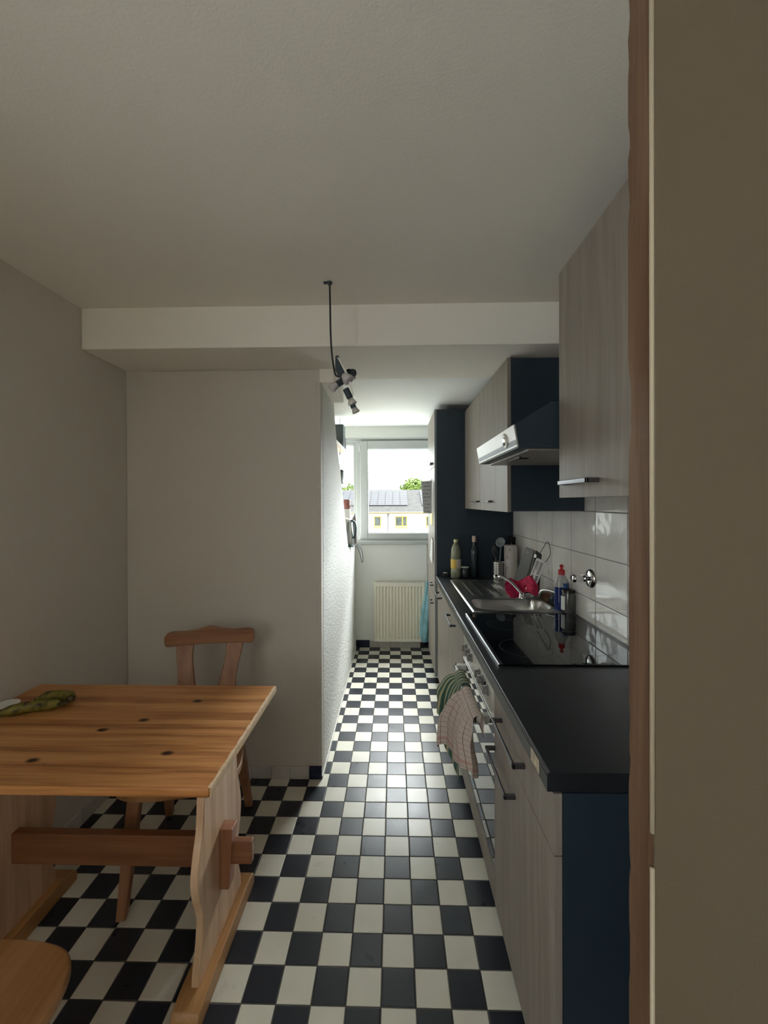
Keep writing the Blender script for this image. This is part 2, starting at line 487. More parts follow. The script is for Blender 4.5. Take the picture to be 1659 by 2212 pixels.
# window
win = tag(bpy.data.objects.new('window_1', None), kind='structure'); C.objects.link(win)
win.location = (0, YW, WZ0); ORG[win.name] = Vector(win.location)
FY0, FY1 = YW + 0.015, YW + 0.085
def ring(bm, x0, x1, z0, z1, w, y0, y1, wb=None, wt=None):
    wb = wb or w; wt = wt or w
    box(bm, x0, x0 + w, y0, y1, z0, z1); box(bm, x1 - w, x1, y0, y1, z0, z1)
    box(bm, x0 + w, x1 - w, y0, y1, z0, z0 + wb); box(bm, x0 + w, x1 - w, y0, y1, z1 - wt, z1)
bm = BM()
ring(bm, WX0, WX1, WZ0, WZ1, 0.045, FY0, FY1, 0.025, 0.012)
box(bm, -0.372, -0.322, FY0, FY1, WZ0 + 0.02, WZ1 - 0.01)
obj('window_frame', bm, M['upvc'], win, bevel=0.004)
for nm, a, b in (('sash', -0.331, 0.56), ('sash', -0.70, -0.365)):
    bm = BM(); big = a > -0.5
    w = 0.072 if big else 0.03
    ring(bm, a, b, WZ0 + 0.018, WZ1 - 0.018, w, FY0 - 0.02 if big else FY0 + 0.01, FY1 - 0.01, 0.06 if big else 0.04, 0.075 if big else 0.035)
    s = obj('sash', bm, M['upvc'], win, bevel=0.005)
    z0, z1 = WZ0 + (0.078 if big else 0.058), WZ1 - (0.093 if big else 0.053)
    bm = BM()
    ring(bm, a + w, b - w, z0, z1, 0.006, FY0 - 0.012 if big else FY0 + 0.015, FY1 - 0.02)
    obj('glazing_bead', bm, M['upvc'], s)
    obj('pane', B(a + w, b - w, FY1 - 0.035, FY1 - 0.031, z0, z1), M['pane'], s)
bm = BM(); box(bm, WX0 - 0.02, WX1 + 0.02, YW - 0.02, YW + 0.02, WZ0 - 0.035, WZ0 - 0.002)
obj('window_sill', bm, M['upvc'], win, bevel=0.004)
bm = BM(); box(bm, WX0, WX1, YW - 0.014, YW, WZ1 - 0.002, WZ1 + 0.012)
obj('head_trim', bm, M['upvc'], win, bevel=0.003)
bm = BM()
tube(bm, [(-0.338, FY0 - 0.012, 1.035 + 0.03), (-0.338, FY0 - 0.012, 1.10)], 0.006)
tube(bm, [(-0.338, FY0 - 0.012, 1.93), (-0.338, FY0 - 0.012, 1.99)], 0.006)
obj('hinge', bm, M['white_pl'], win, smooth=False)

# door leaf close on the right
door = tag(bpy.data.objects.new('door_1', None), kind='structure'); C.objects.link(door)
door.location = (0.254, 0.415, 0.0); ORG[door.name] = Vector(door.location)
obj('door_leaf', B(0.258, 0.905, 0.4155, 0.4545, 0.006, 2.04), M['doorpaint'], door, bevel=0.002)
M['edge'] = wood_mat('bare_brown_door_edge', (0.125, 0.066, 0.033, 1), (0.08, 0.038, 0.02, 1), (0.19, 0.11, 0.062, 1), 2, rings=46, rough=0.5, contrast=0.9)
n = 160
def edge_fn(side):
    pts = []
    for i in range(n + 1):
        z = 0.006 + (2.034) * i / n
        c = max(0, noise.noise(Vector((z * 38, side * 7.3, 0.4))) - 0.12) * 0.004 + max(0, noise.noise(Vector((z * 9, side * 3.1, 2.4))) - 0.2) * 0.003
        pts.append((z, c))
    return pts
bm = BM(); A = edge_fn(1)
rows = []
for z, c in A:
    rows.append([bm.verts.new(q) for q in ((0.2585, 0.4185, z), (0.2540, 0.4188, z), (0.2540 + c * 0.4, 0.4540 - c, z), (0.2585, 0.4548 - c * 0.3, z))])
for a, b in zip(rows, rows[1:]):
    for k in range(3): bm.faces.new((a[k], a[k + 1], b[k + 1], b[k]))
obj('door_edge', bm, M['edge'], door)
bm = BM()
tube(bm, [(0.2562, 0.4168, 0.01), (0.2562, 0.4168, 1.065)], 0.0024, 8)
tube(bm, [(0.2562, 0.4168, 1.10), (0.2562, 0.4168, 2.03)], 0.0024, 8)
obj('paint_rim', bm, mat('chipped_rim_paint', (0.42, 0.36, 0.26), 0.4), door, smooth=True)

# ================================================================== KITCHEN UNITS
FX = 0.328      # door fronts
CX = 0.347      # carcass front
def u_handle(parent, x, y0, y1, z, out=0.032, horizontal=True, r=0.006):
    """flat bar pull on the -X side"""
    bm = BM()
    box(bm, x - out, x - out + 0.007, y0, y1, z - r, z + r)
    box(bm, x - out, x + 0.001, y0, y0 + 0.011, z - r, z + r); box(bm, x - out, x + 0.001, y1 - 0.011, y1, z - r, z + r)
    return obj('handle', bm, M['handle'], parent, bevel=0.0015)

def carcass(parent, x0, x1, y0, y1, z0, z1, plinth=True, legs=True):
    bm = BM(); box(bm, x0, x1, y0, y1, z0, z1)
    obj('carcass', bm, M['dark'], parent, bevel=0.001)
    if plinth:
        obj('plinth', B(x0 + 0.045, x0 + 0.06, y0, y1, 0.0, z0), M['dark'], parent)

WB = XR - 0.01
# near base unit with drawer
u = thing('base_cabinet', 'grey oak base cabinet with drawer at the near end of the worktop', 'cabinet', (CX, 0.858, 0))
carcass(u, CX, WB, 0.858, 1.370, 0.10, 0.829)
obj('side_panel', B(CX, WB, 0.8575, 0.8580, 0.0, 0.829), M['dark'], u)
d = obj('drawer_front', B(FX, CX - 0.001, 0.860, 1.367, 0.698, 0.826), M['front'], u, bevel=0.0012)
u_handle(d, FX, 1.045, 1.275, 0.762)
d = obj('door_front', B(FX, CX - 0.001, 0.860, 1.367, 0.105, 0.695), M['front'], u, bevel=0.0012)
u_handle(d, FX, 1.128, 1.362, 0.625)
# two base units under sink
for nm, y0, y1, lab, h0, h1 in (('base_cabinet', 1.968, 2.535, 'grey oak base cabinet under the sink bowl, beside the oven', 2.215, 2.437),
                                ('base_cabinet', 2.535, 3.157, 'grey oak base cabinet under the draining board, beside the tall cupboard', 2.845, 3.04)):
    u = thing(nm, lab, 'cabinet', (CX, y0, 0), group='base cabinets under the sink')
    carcass(u, CX, WB, y0 + 0.001, y1 - 0.001, 0.10, 0.68)
    d = obj('door_front', B(FX, CX - 0.001, y0 + 0.002, y1 - 0.002, 0.105, 0.826), M['front'], u, bevel=0.0012)
    u_handle(d, FX, h0, h1, 0.767)
# tall cupboard
TY0, TY1 = 3.157, 3.757
u = thing('tall_cabinet', 'tall cupboard with grey oak doors and anthracite side by the window', 'cabinet', (CX, TY0, 0))
carcass(u, CX - 0.022, WB, TY0, TY1, 0.10, 2.135)
for z0, z1, hz in ((0.105, 0.70, 0.633), (0.703, 0.86, 0.775), (0.863, 1.70, None), (1.703, 2.13, 1.735)):
    d = obj('door_front', B(FX - 0.018, CX - 0.023, TY0 + 0.004, TY1 - 0.002, z0, z1), M['front'], u, bevel=0.0012)
    if hz: u_handle(d, FX - 0.018, 3.262, 3.382, hz, out=0.026)
obj('edge_strip', B(FX - 0.0185, CX - 0.0215, TY0 - 0.0015, TY0 + 0.003, 0.10, 2.135), mat('grey_edge_band', (0.20, 0.22, 0.235), 0.35), u)

# wall cupboards
u = thing('wall_cabinet', 'grey oak wall cupboard nearest the door, with a shadowed front and bar handle', 'cabinet', (0.54, 0.858, 1.44))
obj('carcass', B(0.559, WB, 0.858, 1.362, 1.446, 2.168), M['dark'], u, bevel=0.001)
d = obj('door_front', B(0.540, 0.558, 0.860, 1.364, 1.442, 2.172), M['front'], u, bevel=0.0012)
u_handle(d, 0.540, 1.10, 1.30, 1.487, out=0.034, r=0.0065)
u = thing('wall_cabinet', 'pair of grey oak wall cupboards between the hood and the tall cupboard', 'cabinet', (0.54, 1.978, 1.38))
obj('carcass', B(0.5595, WB, 1.980, 3.155, 1.384, 2.112), M['dark'], u, bevel=0.001)
for y0, y1, h0, h1 in ((1.981, 2.6075, 2.28, 2.43), (2.6125, 3.150, 2.62, 2.80)):
    d = obj('door_front', B(0.540, 0.558, y0, y1, 1.380, 2.115), M['front'], u, bevel=0.0012)
    u_handle(d, 0.540, h0, h1, 1.432, out=0.022, r=0.005)

# cooker hood
u = thing('cooker_hood', 'black cooker hood with sloping steel control panel above the hob', 'cooker hood', (0.41, 1.372, 1.605))
HY0, HY1 = 1.374, 1.974
bm = BM()
prism(bm, [(0.404, 1.622), (0.412, 1.607), (WB, 1.607), (WB, 1.76), (0.52, 1.76), (0.398, 1.685)], 1, HY0, HY1)
obj('hood_body', bm, M['dark'], u, bevel=0.002)
bm = BM()
prism(bm, [(0.412, 1.612), (0.407, 1.612), (0.394, 1.684), (0.400, 1.686)], 1, HY0 - 0.002, HY1 + 0.008)
pn = obj('control_panel', bm, mat('brushed_hood_panel', (0.50, 0.49, 0.46), 0.42, 0.6, bump=(30, 0.06, 0.001), stretch=(1, 1, 40)), u, bevel=0.001)
bm = BM(); lathe(bm, (0.4005, 1.495, 1.648), [(0.0, 0.004), (0.0235, 0.004), (0.0255, 0.003), (0.0265, 0.0), (0.0265, -0.004)], 28, axis=(-0.985, 0, -0.175))
sw = obj('switch_dial', bm, mat('pearl_dial', (0.68, 0.66, 0.6), 0.25, 0.3), pn, smooth=True)
bm = BM()
box(bm, 0.3945, 0.400, 1.482, 1.500, 1.654, 1.664); box(bm, 0.3945, 0.402, 1.496, 1.511, 1.632, 1.643)
obj('switch_button', bm, M['blackpl'], sw)
obj('filter_panel', B(0.448, 0.86, HY0 + 0.015, HY1 - 0.02, 1.600, 1.607), mat('grey_filter_metal', (0.32, 0.30, 0.27), 0.4, 0.4), u, bevel=0.001)
bm = BM(); box(bm, 0.470, 0.474, 1.56, 1.70, 1.594, 1.600); box(bm, 0.474, 0.52, 1.61, 1.64, 1.596, 1.600)
obj('filter_catch', bm, M['blackpl'], u)

# worktop
bm = BM()
prism(bm, [(0.314, 0.862), (0.316, 0.8695), (0.320, 0.8715), (WB, 0.8715), (WB, 0.832), (0.314, 0.832)], 1, 0.858, 3.156)
wt = obj('worktop', bm, M['top']); tag(wt, 'long charcoal worktop running along the right wall', 'worktop')
ORG[wt.name] = Vector((0, 0, 0))
obj('front_edge', tube(BM(), [(0.3158, 0.860, 0.8698), (0.3158, 3.155, 0.8698)], 0.0022, 8), M['topedge'], wt, smooth=True)
# cut out for the bowl is real: boolean box
cut = obj('worktop_cutter', prism(BM(), rbox((0.625, 2.25), 0.42, 0.265, 0.08), 2, 0.75, 0.95), M['top'])
b = wt.modifiers.new('bowl_opening', 'BOOLEAN'); b.object = cut; b.operation = 'DIFFERENCE'
dg = bpy.context.evaluated_depsgraph_get()
me = bpy.data.meshes.new_from_object(wt.evaluated_get(dg))
wt.modifiers.clear(); wt.data = me
bpy.data.objects.remove(cut)
WTZ = 0.8715
Z = WTZ + 0.0003      # things standing on the worktop
SZ = WTZ + 0.0065     # things standing on the sink rim

# sticker on the worktop edge
tag(obj('sticker', B(0.3132, 0.3139, 0.905, 0.958, 0.836, 0.866), mat('worn_paper_sticker', (0.50, 0.44, 0.34), 0.6, var=(70, 0.45))),
    'worn pale sticker on the near front edge of the worktop', 'sticker')

# sink
u = thing('kitchen_sink', 'stainless steel sink with one bowl and a ridged draining board', 'sink', (0.62, 2.52, WTZ))
bm = BM()
SX0, SX1, SY0, SY1 = 0.397, 0.846, 2.096, 2.955
def sink_z(x, y):
    # drainer recess and rim
    z = WTZ + 0.006
    e = min(x - SX0, SX1 - x, y - SY0, SY1 - y)
    if e < 0.012: return z - 0.006 * (1 - e / 0.012) ** 2
    t = min(1, max(0, (e - 0.018) / 0.012))
    if y > 2.44:
        z -= 0.005 * min(t, (y - 2.44) / 0.02)
        if 2.48 < y < 2.90 and 0.45 < x < 0.80:
            k = ((x - 0.45) % 0.055) / 0.055
            z += 0.0045 * math.exp(-((k - 0.5) / 0.16) ** 2)
    return z
nx, ny = 90, 172
grid = {}
def in_bowl(x, y):
    dx = max(abs(x - 0.625) - (0.198 - 0.07), 0); dy = max(abs(y - 2.25) - (0.12 - 0.07), 0)
    return math.hypot(dx, dy) - 0.07
for i in range(nx + 1):
    for j in range(ny + 1):
        x = SX0 + (SX1 - SX0) * i / nx; y = SY0 + (SY1 - SY0) * j / ny
        d = in_bowl(x, y)
        z = sink_z(x, y)
        if d < 0.004: z = WTZ + 0.006 - 0.004 * min(1, (0.004 - d) / 0.01)
        if d < -0.004:
            t = min(1, (-d - 0.004) / 0.022); z = WTZ + 0.002 - 0.13 * (1 - (1 - t) ** 2.2)
        if d < -0.03: z = WTZ - 0.128 - 0.006 * min(1, (-d - 0.03) / 0.1)
        grid[i, j] = bm.verts.new((x, y, z))
for i in range(nx):
    for j in range(ny): bm.faces.new((grid[i, j], grid[i + 1, j], grid[i + 1, j + 1], grid[i, j + 1]))
obj('basin', bm, M['steel'], u, smooth=True)
obj('drain', lathe(BM(), (0.625, 2.25, WTZ - 0.134), [(0, 0.004), (0.02, 0.004), (0.036, 0.003), (0.04, 0.0)], 24), M['chrome'], u, smooth=True)

# hob
u = thing('hob', 'black glass hob with steel front trim set in the worktop', 'hob', (0.6, 1.72, WTZ))
obj('glass_plate', B(0.367, 0.868, 1.412, 2.05, WTZ, WTZ + 0.006), M['hobglass'], u, bevel=0.002)
obj('front_trim', prism(BM(), [(0.352, WTZ), (0.352, WTZ + 0.006), (0.356, WTZ + 0.008), (0.368, WTZ + 0.0078), (0.368, WTZ)], 1, 1.408, 2.052), M['handle'], u)
zm = mat('grey_zone_print', (0.05, 0.05, 0.05), 0.3)
for cx, cy, r in ((0.50, 1.575, 0.10), (0.50, 1.87, 0.08), (0.74, 1.575, 0.08), (0.74, 1.87, 0.10)):
    obj('zone_marking', lathe(BM(), (cx, cy, WTZ + 0.00605), [(r, 0), (r, 0.0001), (r - 0.0016, 0.0001), (r - 0.0016, 0)], 64), zm, u)

# oven
u = thing('oven', 'built in oven with cream control panel and black glass door', 'oven', (0.33, 1.37, 0.1))
OY0, OY1 = 1.372, 1.966
carcass(u, 0.35, 0.88, OY0, OY1, 0.10, 0.829, plinth=False)
obj('plinth', B(0.392, 0.407, OY0, OY1, 0.0, 0.10), M['dark'], u)
cp = obj('control_panel', B(0.328, 0.352, OY0 + 0.002, OY1 - 0.002, 0.702, 0.828), M['ovenpanel'], u, bevel=0.002)
for y in (1.882, 1.822, 1.765, 1.60, 1.548, 1.462):
    bm = BM()
    lathe(bm, (0.328, y, 0.768), [(0.020, 0.0), (0.020, 0.003), (0.015, 0.005), (0.0145, 0.013), (0.013, 0.015), (0, 0.015)], 22, axis=(-1, 0, 0))
    box(bm, 0.308, 0.316, y - 0.0025, y + 0.0025, 0.754, 0.782)
    obj('knob', bm, mat('pewter_knob', (0.33, 0.33, 0.33), 0.3, 0.7), cp, smooth=False)
bm = BM(); box(bm, 0.322, 0.329, 1.49, 1.53, 0.752, 0.785)
obj('clock', bm, M['blackpl'], cp)
dr = obj('oven_door', B(0.332, 0.351, OY0 + 0.002, OY1 - 0.002, 0.205, 0.694), M['ovenglass'], u, bevel=0.002)
obj('door_trim', B(0.324, 0.351, OY0 + 0.002, OY1 - 0.002, 0.694, 0.699), M['steel'], dr)
bm = BM()
box(bm, 0.276, 0.288, 1.45, 1.925, 0.655, 0.681)
box(bm, 0.276, 0.334, 1.895, 1.925, 0.655, 0.681); box(bm, 0.276, 0.334, 1.45, 1.48, 0.655, 0.681)
obj('handle', bm, M['white_pl'], dr, bevel=0.003)
obj('lower_panel', B(FX, 0.349, OY0 + 0.002, OY1 - 0.002, 0.105, 0.200), M['front'], u, bevel=0.0012)

# faucet
u = thing('faucet', 'chrome swivel faucet on the ledge between sink bowl and draining board', 'faucet', (0.735, 2.392, SZ))
bm = BM(); lathe(bm, (0.735, 2.392, SZ), [(0.024, 0), (0.024, 0.005), (0.019, 0.009), (0.018, 0.022), (0.015, 0.026), (0, 0.028)], 24)
obj('faucet_body', bm, M['chrome'], u, smooth=True)
obj('spout', tube(BM(), spline([(0.733, 2.392, SZ + 0.012), (0.727, 2.40, SZ + 0.028), (0.709, 2.43, 0.931), (0.682, 2.46, 0.962), (0.645, 2.49, 0.981), (0.622, 2.50, 0.978)], 6), 0.0088, 12), M['chrome'], u, smooth=True)
bm = BM(); lathe(bm, (0.612, 2.503, 0.978), [(0, -0.012), (0.011, -0.011), (0.0125, -0.006), (0.0125, 0.010), (0.009, 0.014)], 18, axis=(0.95, -0.1, 0.2))
obj('aerator', bm, M['chrome'], u, smooth=True)
obj('lever', tube(BM(), spline([(0.740, 2.390, SZ + 0.020), (0.775, 2.385, SZ + 0.028), (0.812, 2.378, SZ + 0.030)], 5), [0.009] * 6 + [0.007] * 5, 12), M['chrome'], u, smooth=True)

# second chrome arm lying behind the bowl
o = obj('tap_arm', tube(BM(), spline([(0.81, 2.335, WTZ + 0.030), (0.822, 2.32, WTZ + 0.062), (0.846, 2.28, WTZ + 0.072), (0.872, 2.23, WTZ + 0.066), (0.880, 2.20, WTZ + 0.045), (0.882, 2.19, WTZ + 0.009)], 6), 0.008, 12), M['chrome'], smooth=True)
tag(o, 'curved chrome arm behind the sink bowl left of the soap bottle', 'tap arm')

# wall valve
u = thing('wall_valve', 'chrome valve with round plate sticking out of the tiled wall', 'valve', (XR - 0.008, 1.905, 1.078))
obj('escutcheon', lathe(BM(), (XR - 0.008, 1.92, 1.076), [(0.044, 0.0), (0.044, 0.003), (0.036, 0.012), (0.014, 0.016), (0, 0.016)], 32, axis=(-1, 0, 0)), M['chrome'], u, smooth=True)
bm = BM(); tube(bm, [(XR - 0.02, 1.92, 1.076), (0.862, 1.905, 1.078)], 0.011, 16)
obj('valve_stem', bm, mat('dull_chrome', (0.3, 0.31, 0.32), 0.2, 1.0), u, smooth=True)
bm = BM(); lathe(bm, (0.868, 1.907, 1.078), [(0, 0), (0.012, 0.001), (0.0175, 0.006), (0.0175, 0.05), (0.0165, 0.058), (0.0, 0.06)], 20, axis=(-0.97, -0.2, 0.04))
obj('valve_cap', bm, M['chrome'], u, smooth=True)

# ================================================================== THINGS ON THE WORKTOP
# oil bottle
u = thing('oil_bottle', 'clear bottle of cooking oil with yellow and white label', 'bottle', (0.455, 3.06, Z))
bm = BM(); lathe(bm, (0.455, 3.06, Z), [(0, 0), (0.034, 0), (0.037, 0.004), (0.037, 0.06), (0.0355, 0.064), (0.0355, 0.14), (0.037, 0.145), (0.037, 0.165), (0.034, 0.19), (0.034, 0.21), (0.026, 0.235), (0.014, 0.252), (0.0135, 0.265)], 28)
obj('bottle_body', bm, mat('oil_filled_plastic', (0.23, 0.24, 0.16), 0.2, spec=0.6, var=(30, 0.3)), u, smooth=True)
bm = BM(); lathe(bm, (0.455, 3.06, Z), [(0.0374, 0.07), (0.0376, 0.071), (0.0376, 0.137), (0.0374, 0.138)], 40)
m, N, L, p = new_mat('yellow_and_white_label'); g = G(N, L)
tc = N.new('ShaderNodeTexCoord'); sp = N.new('ShaderNodeSeparateXYZ'); L.new(tc.outputs['Object'], sp.inputs[0])
L.new(g.mix(g.smooth(sp.outputs['X'], -0.002, 0.002), (0.72, 0.50, 0.10, 1), (0.55, 0.53, 0.47, 1)), p.inputs['Base Color']); p.inputs['Roughness'].default_value = 0.5
obj('bottle_label', bm, m, u, smooth=True)
obj('bottle_cap', lathe(BM(), (0.455, 3.06, Z + 0.262), [(0.016, 0), (0.016, 0.018), (0.014, 0.02), (0, 0.02)], 20), mat('pale_yellow_cap', (0.62, 0.58, 0.30), 0.4), u, smooth=True)
# green bottle
u = thing('corked_bottle', 'slim dark green glass bottle with a pale cap', 'bottle', (0.592, 3.075, Z))
bm = BM(); lathe(bm, (0.592, 3.075, Z), [(0, 0), (0.026, 0), (0.029, 0.003), (0.029, 0.19), (0.026, 0.208), (0.014, 0.228), (0.0125, 0.25), (0.0125, 0.275)], 26)
obj('bottle_body', bm, mat('dark_bottle_glass', (0.02, 0.035, 0.04), 0.08, spec=0.7), u, smooth=True)
obj('bottle_cap', lathe(BM(), (0.592, 3.075, Z + 0.262), [(0.0145, 0), (0.0145, 0.042), (0.0125, 0.044), (0, 0.044)], 20), mat('tan_cap', (0.58, 0.42, 0.33), 0.5), u, smooth=True)
# jar between
u = thing('glass_jar', 'short glass jar with white lid between the two bottles', 'jar', (0.522, 3.09, Z))
obj('jar_body', lathe(BM(), (0.522, 3.09, Z), [(0, 0), (0.033, 0), (0.035, 0.004), (0.035, 0.066), (0.031, 0.07), (0, 0.07)], 26), mat('smoky_jar_glass', (0.05, 0.06, 0.065), 0.1, spec=0.6), u, smooth=True)
obj('jar_lid', lathe(BM(), (0.522, 3.09, Z + 0.07), [(0.034, 0), (0.034, 0.006), (0.032, 0.008), (0, 0.008)], 26), M['white_pl'], u, smooth=True)
# small lids by the front
u = thing('small_box', 'small black box with silvery top at the far front of the worktop', 'box', (0.385, 3.10, Z))
obj('box_body', B(0.365, 0.405, 3.08, 3.12, Z, Z + 0.028), M['blackpl'], u, bevel=0.003)
obj('box_top', lathe(BM(), (0.382, 3.098, Z + 0.028), [(0.014, 0), (0.013, 0.003), (0, 0.004)], 20), M['white_pl'], u, smooth=True)
# utensil holder
u = thing('utensil_holder', 'perforated steel utensil holder left of the paper roll', 'holder', (0.745, 2.985, Z))
m, N, L, p = new_mat('perforated_steel'); g = G(N, L)
tc = N.new('ShaderNodeTexCoord'); sp = N.new('ShaderNodeSeparateXYZ'); L.new(tc.outputs['Object'], sp.inputs[0])
ang = g.op('ARCTAN2', sp.outputs['Y'], sp.outputs['X'])
uu = g.op('SUBTRACT', g.op('FRACT', g.op('MULTIPLY', ang, 10 / PI)), 0.5); vv = g.op('SUBTRACT', g.op('FRACT', g.op('MULTIPLY', sp.outputs['Z'], 75)), 0.5)
rr = g.op('ADD', g.op('MULTIPLY', uu, uu), g.op('MULTIPLY', vv, vv))
hole = g.op('LESS_THAN', rr, 0.11)
L.new(g.mix(hole, (0.62, 0.60, 0.57, 1), (0.02, 0.02, 0.02, 1)), p.inputs['Base Color']); L.new(g.op('SUBTRACT', 1.0, hole), p.inputs['Metallic']); p.inputs['Roughness'].default_value = 0.3
bm = BM(); lathe(bm, (0.745, 2.985, Z), [(0, 0), (0.038, 0), (0.038, 0.125), (0.036, 0.125), (0.036, 0.004), (0, 0.004)], 30)
obj('holder_cup', bm, m, u, smooth=False)
obj('rim', lathe(BM(), (0.745, 2.985, Z + 0.125), [(0.0385, 0), (0.0385, 0.003), (0.0355, 0.003), (0.0355, 0)], 30), M['steel'], u)
# utensils
def utensil(name, label, pts, r, head=None, m=None, group=None):
    t = thing(name, label, 'utensil', pts[0], group=group)
    obj('handle', tube(BM(), pts, r, 10), m or M['blackpl'], t, smooth=True)
    if head: obj('head', head, m or M['blackpl'], t, smooth=True)
grey = mat('grey_nylon', (0.20, 0.22, 0.24), 0.4)
bm = BM(); lathe(bm, (0.770, 2.975, Z + 0.262), [(0.0, 0.0), (0.024, 0.006), (0.036, 0.022), (0.036, 0.026), (0.022, 0.011), (0, 0.005)], 20, axis=(-0.5, -0.6, 0.3))
utensil('ladle', 'pale grey ladle standing head up in the utensil holder', [(0.750, 2.985, Z + 0.02), (0.765, 2.978, Z + 0.25)], 0.005, bm, grey)
bm = BM(); box(bm, 0.712, 0.744, 2.990, 2.993, Z + 0.19, Z + 0.27)
utensil('spatula', 'black spatula standing in the utensil holder beside the ladle', [(0.738, 2.990, Z + 0.02), (0.730, 2.992, Z + 0.20)], 0.005, bm)
bm = BM()
for k in range(6):
    a = k * PI / 6
    tube(bm, spline([(0.725, 2.970, Z + 0.16), (0.715 + 0.02 * math.cos(a), 2.965 + 0.02 * math.sin(a), Z + 0.20), (0.71, 2.962, Z + 0.245), (0.715 - 0.02 * math.cos(a), 2.965 - 0.02 * math.sin(a), Z + 0.20), (0.725, 2.970, Z + 0.16)], 5), 0.001, 5)
utensil('whisk', 'dark wire whisk leaning out of the utensil holder to the left', [(0.740, 2.978, Z + 0.02), (0.725, 2.970, Z + 0.165)], 0.006, bm, mat('dark_wire', (0.12, 0.12, 0.12), 0.3, 0.8))
# paper towel roll
u = thing('paper_roll', 'standing roll of printed kitchen paper on a wire stand', 'paper roll', (0.836, 2.985, Z))
m, N, L, p = new_mat('printed_paper'); g = G(N, L)
tc = N.new('ShaderNodeTexCoord')
vr = N.new('ShaderNodeTexVoronoi'); vr.inputs['Scale'].default_value = 17; L.new(tc.outputs['Object'], vr.inputs['Vector'])
pr = g.op('MULTIPLY', g.smooth(vr.outputs['Distance'], 0.30, 0.24), g.smooth(g.noise(tc.outputs['Object'], 40), 0.44, 0.58))
L.new(g.mix(pr, (0.60, 0.56, 0.52, 1), (0.40, 0.30, 0.20, 1)), p.inputs['Base Color']); p.inputs['Roughness'].default_value = 0.9
bm = BM(); lathe(bm, (0.836, 2.985, Z + 0.012), [(0.018, 0), (0.045, 0), (0.0455, 0.003), (0.0455, 0.232), (0.045, 0.235), (0.018, 0.235), (0.018, 0)], 36)
obj('paper', bm, m, u, smooth=False)
bm = BM(); lathe(bm, (0.836, 2.985, Z), [(0, 0), (0.05, 0), (0.05, 0.008), (0.0, 0.010)], 30); tube(bm, [(0.836, 2.985, Z), (0.836, 2.985, Z + 0.26)], 0.005, 8)
tube(bm, spline([(0.785, 2.960, Z + 0.002), (0.785, 2.960, Z + 0.11), (0.782, 2.962, Z + 0.128), (0.772, 2.965, Z + 0.132)], 5), 0.0022, 6)
obj('stand', bm, M['chrome'], u, smooth=True)
# knife block behind roll
u = thing('knife_block', 'black knife block in the corner behind the paper roll', 'knife block', (0.868, 3.085, Z))
obj('block', prism(BM(), [(3.035, Z), (3.135, Z), (3.135, Z + 0.20), (3.06, Z + 0.235)], 0, 0.835, 0.898), M['blackpl'], u, bevel=0.003)
for k, (x, y, h) in enumerate(((0.848, 3.08, 0.09), (0.866, 3.075, 0.10), (0.886, 3.085, 0.085), (0.858, 3.11, 0.08), (0.878, 3.115, 0.075))):
    t = tag(obj('knife', tube(BM(), [(x, y, Z + 0.195), (x - 0.006, y - 0.035, Z + 0.215 + h)], [0.009, 0.011], 8), M['blackpl'], bevel=0), 'black knife handle sticking out of the knife block behind the paper roll', 'knife', 'knives in the block')
# grey boards against the wall
def leaning(name, label, pts, y_dir, thick, m, hole=None):
    pass
gb = thing('chopping_board', 'grey chopping board with a hole leaning on the tiles right of the paper roll', 'chopping board', (0.875, 2.78, Z))
def board(parent, name, corners, thick, m):
    """four corners anticlockwise, thickness along face normal"""
    bm = BM(); c = [Vector(q) for q in corners]; nrm = (c[1] - c[0]).cross(c[3] - c[0]).normalized() * thick
    A = [bm.verts.new(q) for q in c]; Bv = [bm.verts.new(q + nrm) for q in c]
    bm.faces.new(A); bm.faces.new(Bv[::-1])
    for i in range(4): bm.faces.new((A[i], Bv[i], Bv[(i + 1) % 4], A[(i + 1) % 4]))
    return obj(name, bm, m, parent, bevel=0.003)
gm = mat('grey_board_plastic', (0.16, 0.165, 0.165), 0.4)
board(gb, 'board', [(0.820, 2.87, Z + 0.001), (0.865, 2.75, Z + 0.001), (0.897, 2.66, Z + 0.245), (0.872, 2.745, Z + 0.262)], 0.007, gm)
obj('grommet', lathe(BM(), (0.8755, 2.716, Z + 0.233), [(0.013, 0), (0.013, 0.003), (0.006, 0.003), (0.006, 0)], 20, axis=(-0.8, -0.5, 0.1)), mat('tan_grommet', (0.45, 0.36, 0.24), 0.5), gb)
gb2 = thing('chopping_board', 'black chopping board leaning on the tiles behind the grey one', 'chopping board', (0.89, 2.70, Z))
board(gb2, 'board', [(0.886, 2.74, Z + 0.001), (0.896, 2.60, Z + 0.001), (0.9035, 2.55, Z + 0.235), (0.900, 2.64, Z + 0.25)], 0.003, M['blackpl'])
obj('grommet', lathe(BM(), (0.893, 2.632, Z + 0.215), [(0.010, 0), (0.010, 0.003), (0.005, 0.003), (0.005, 0)], 18, axis=(-0.9, -0.4, 0.1)), M['steel'], gb2)
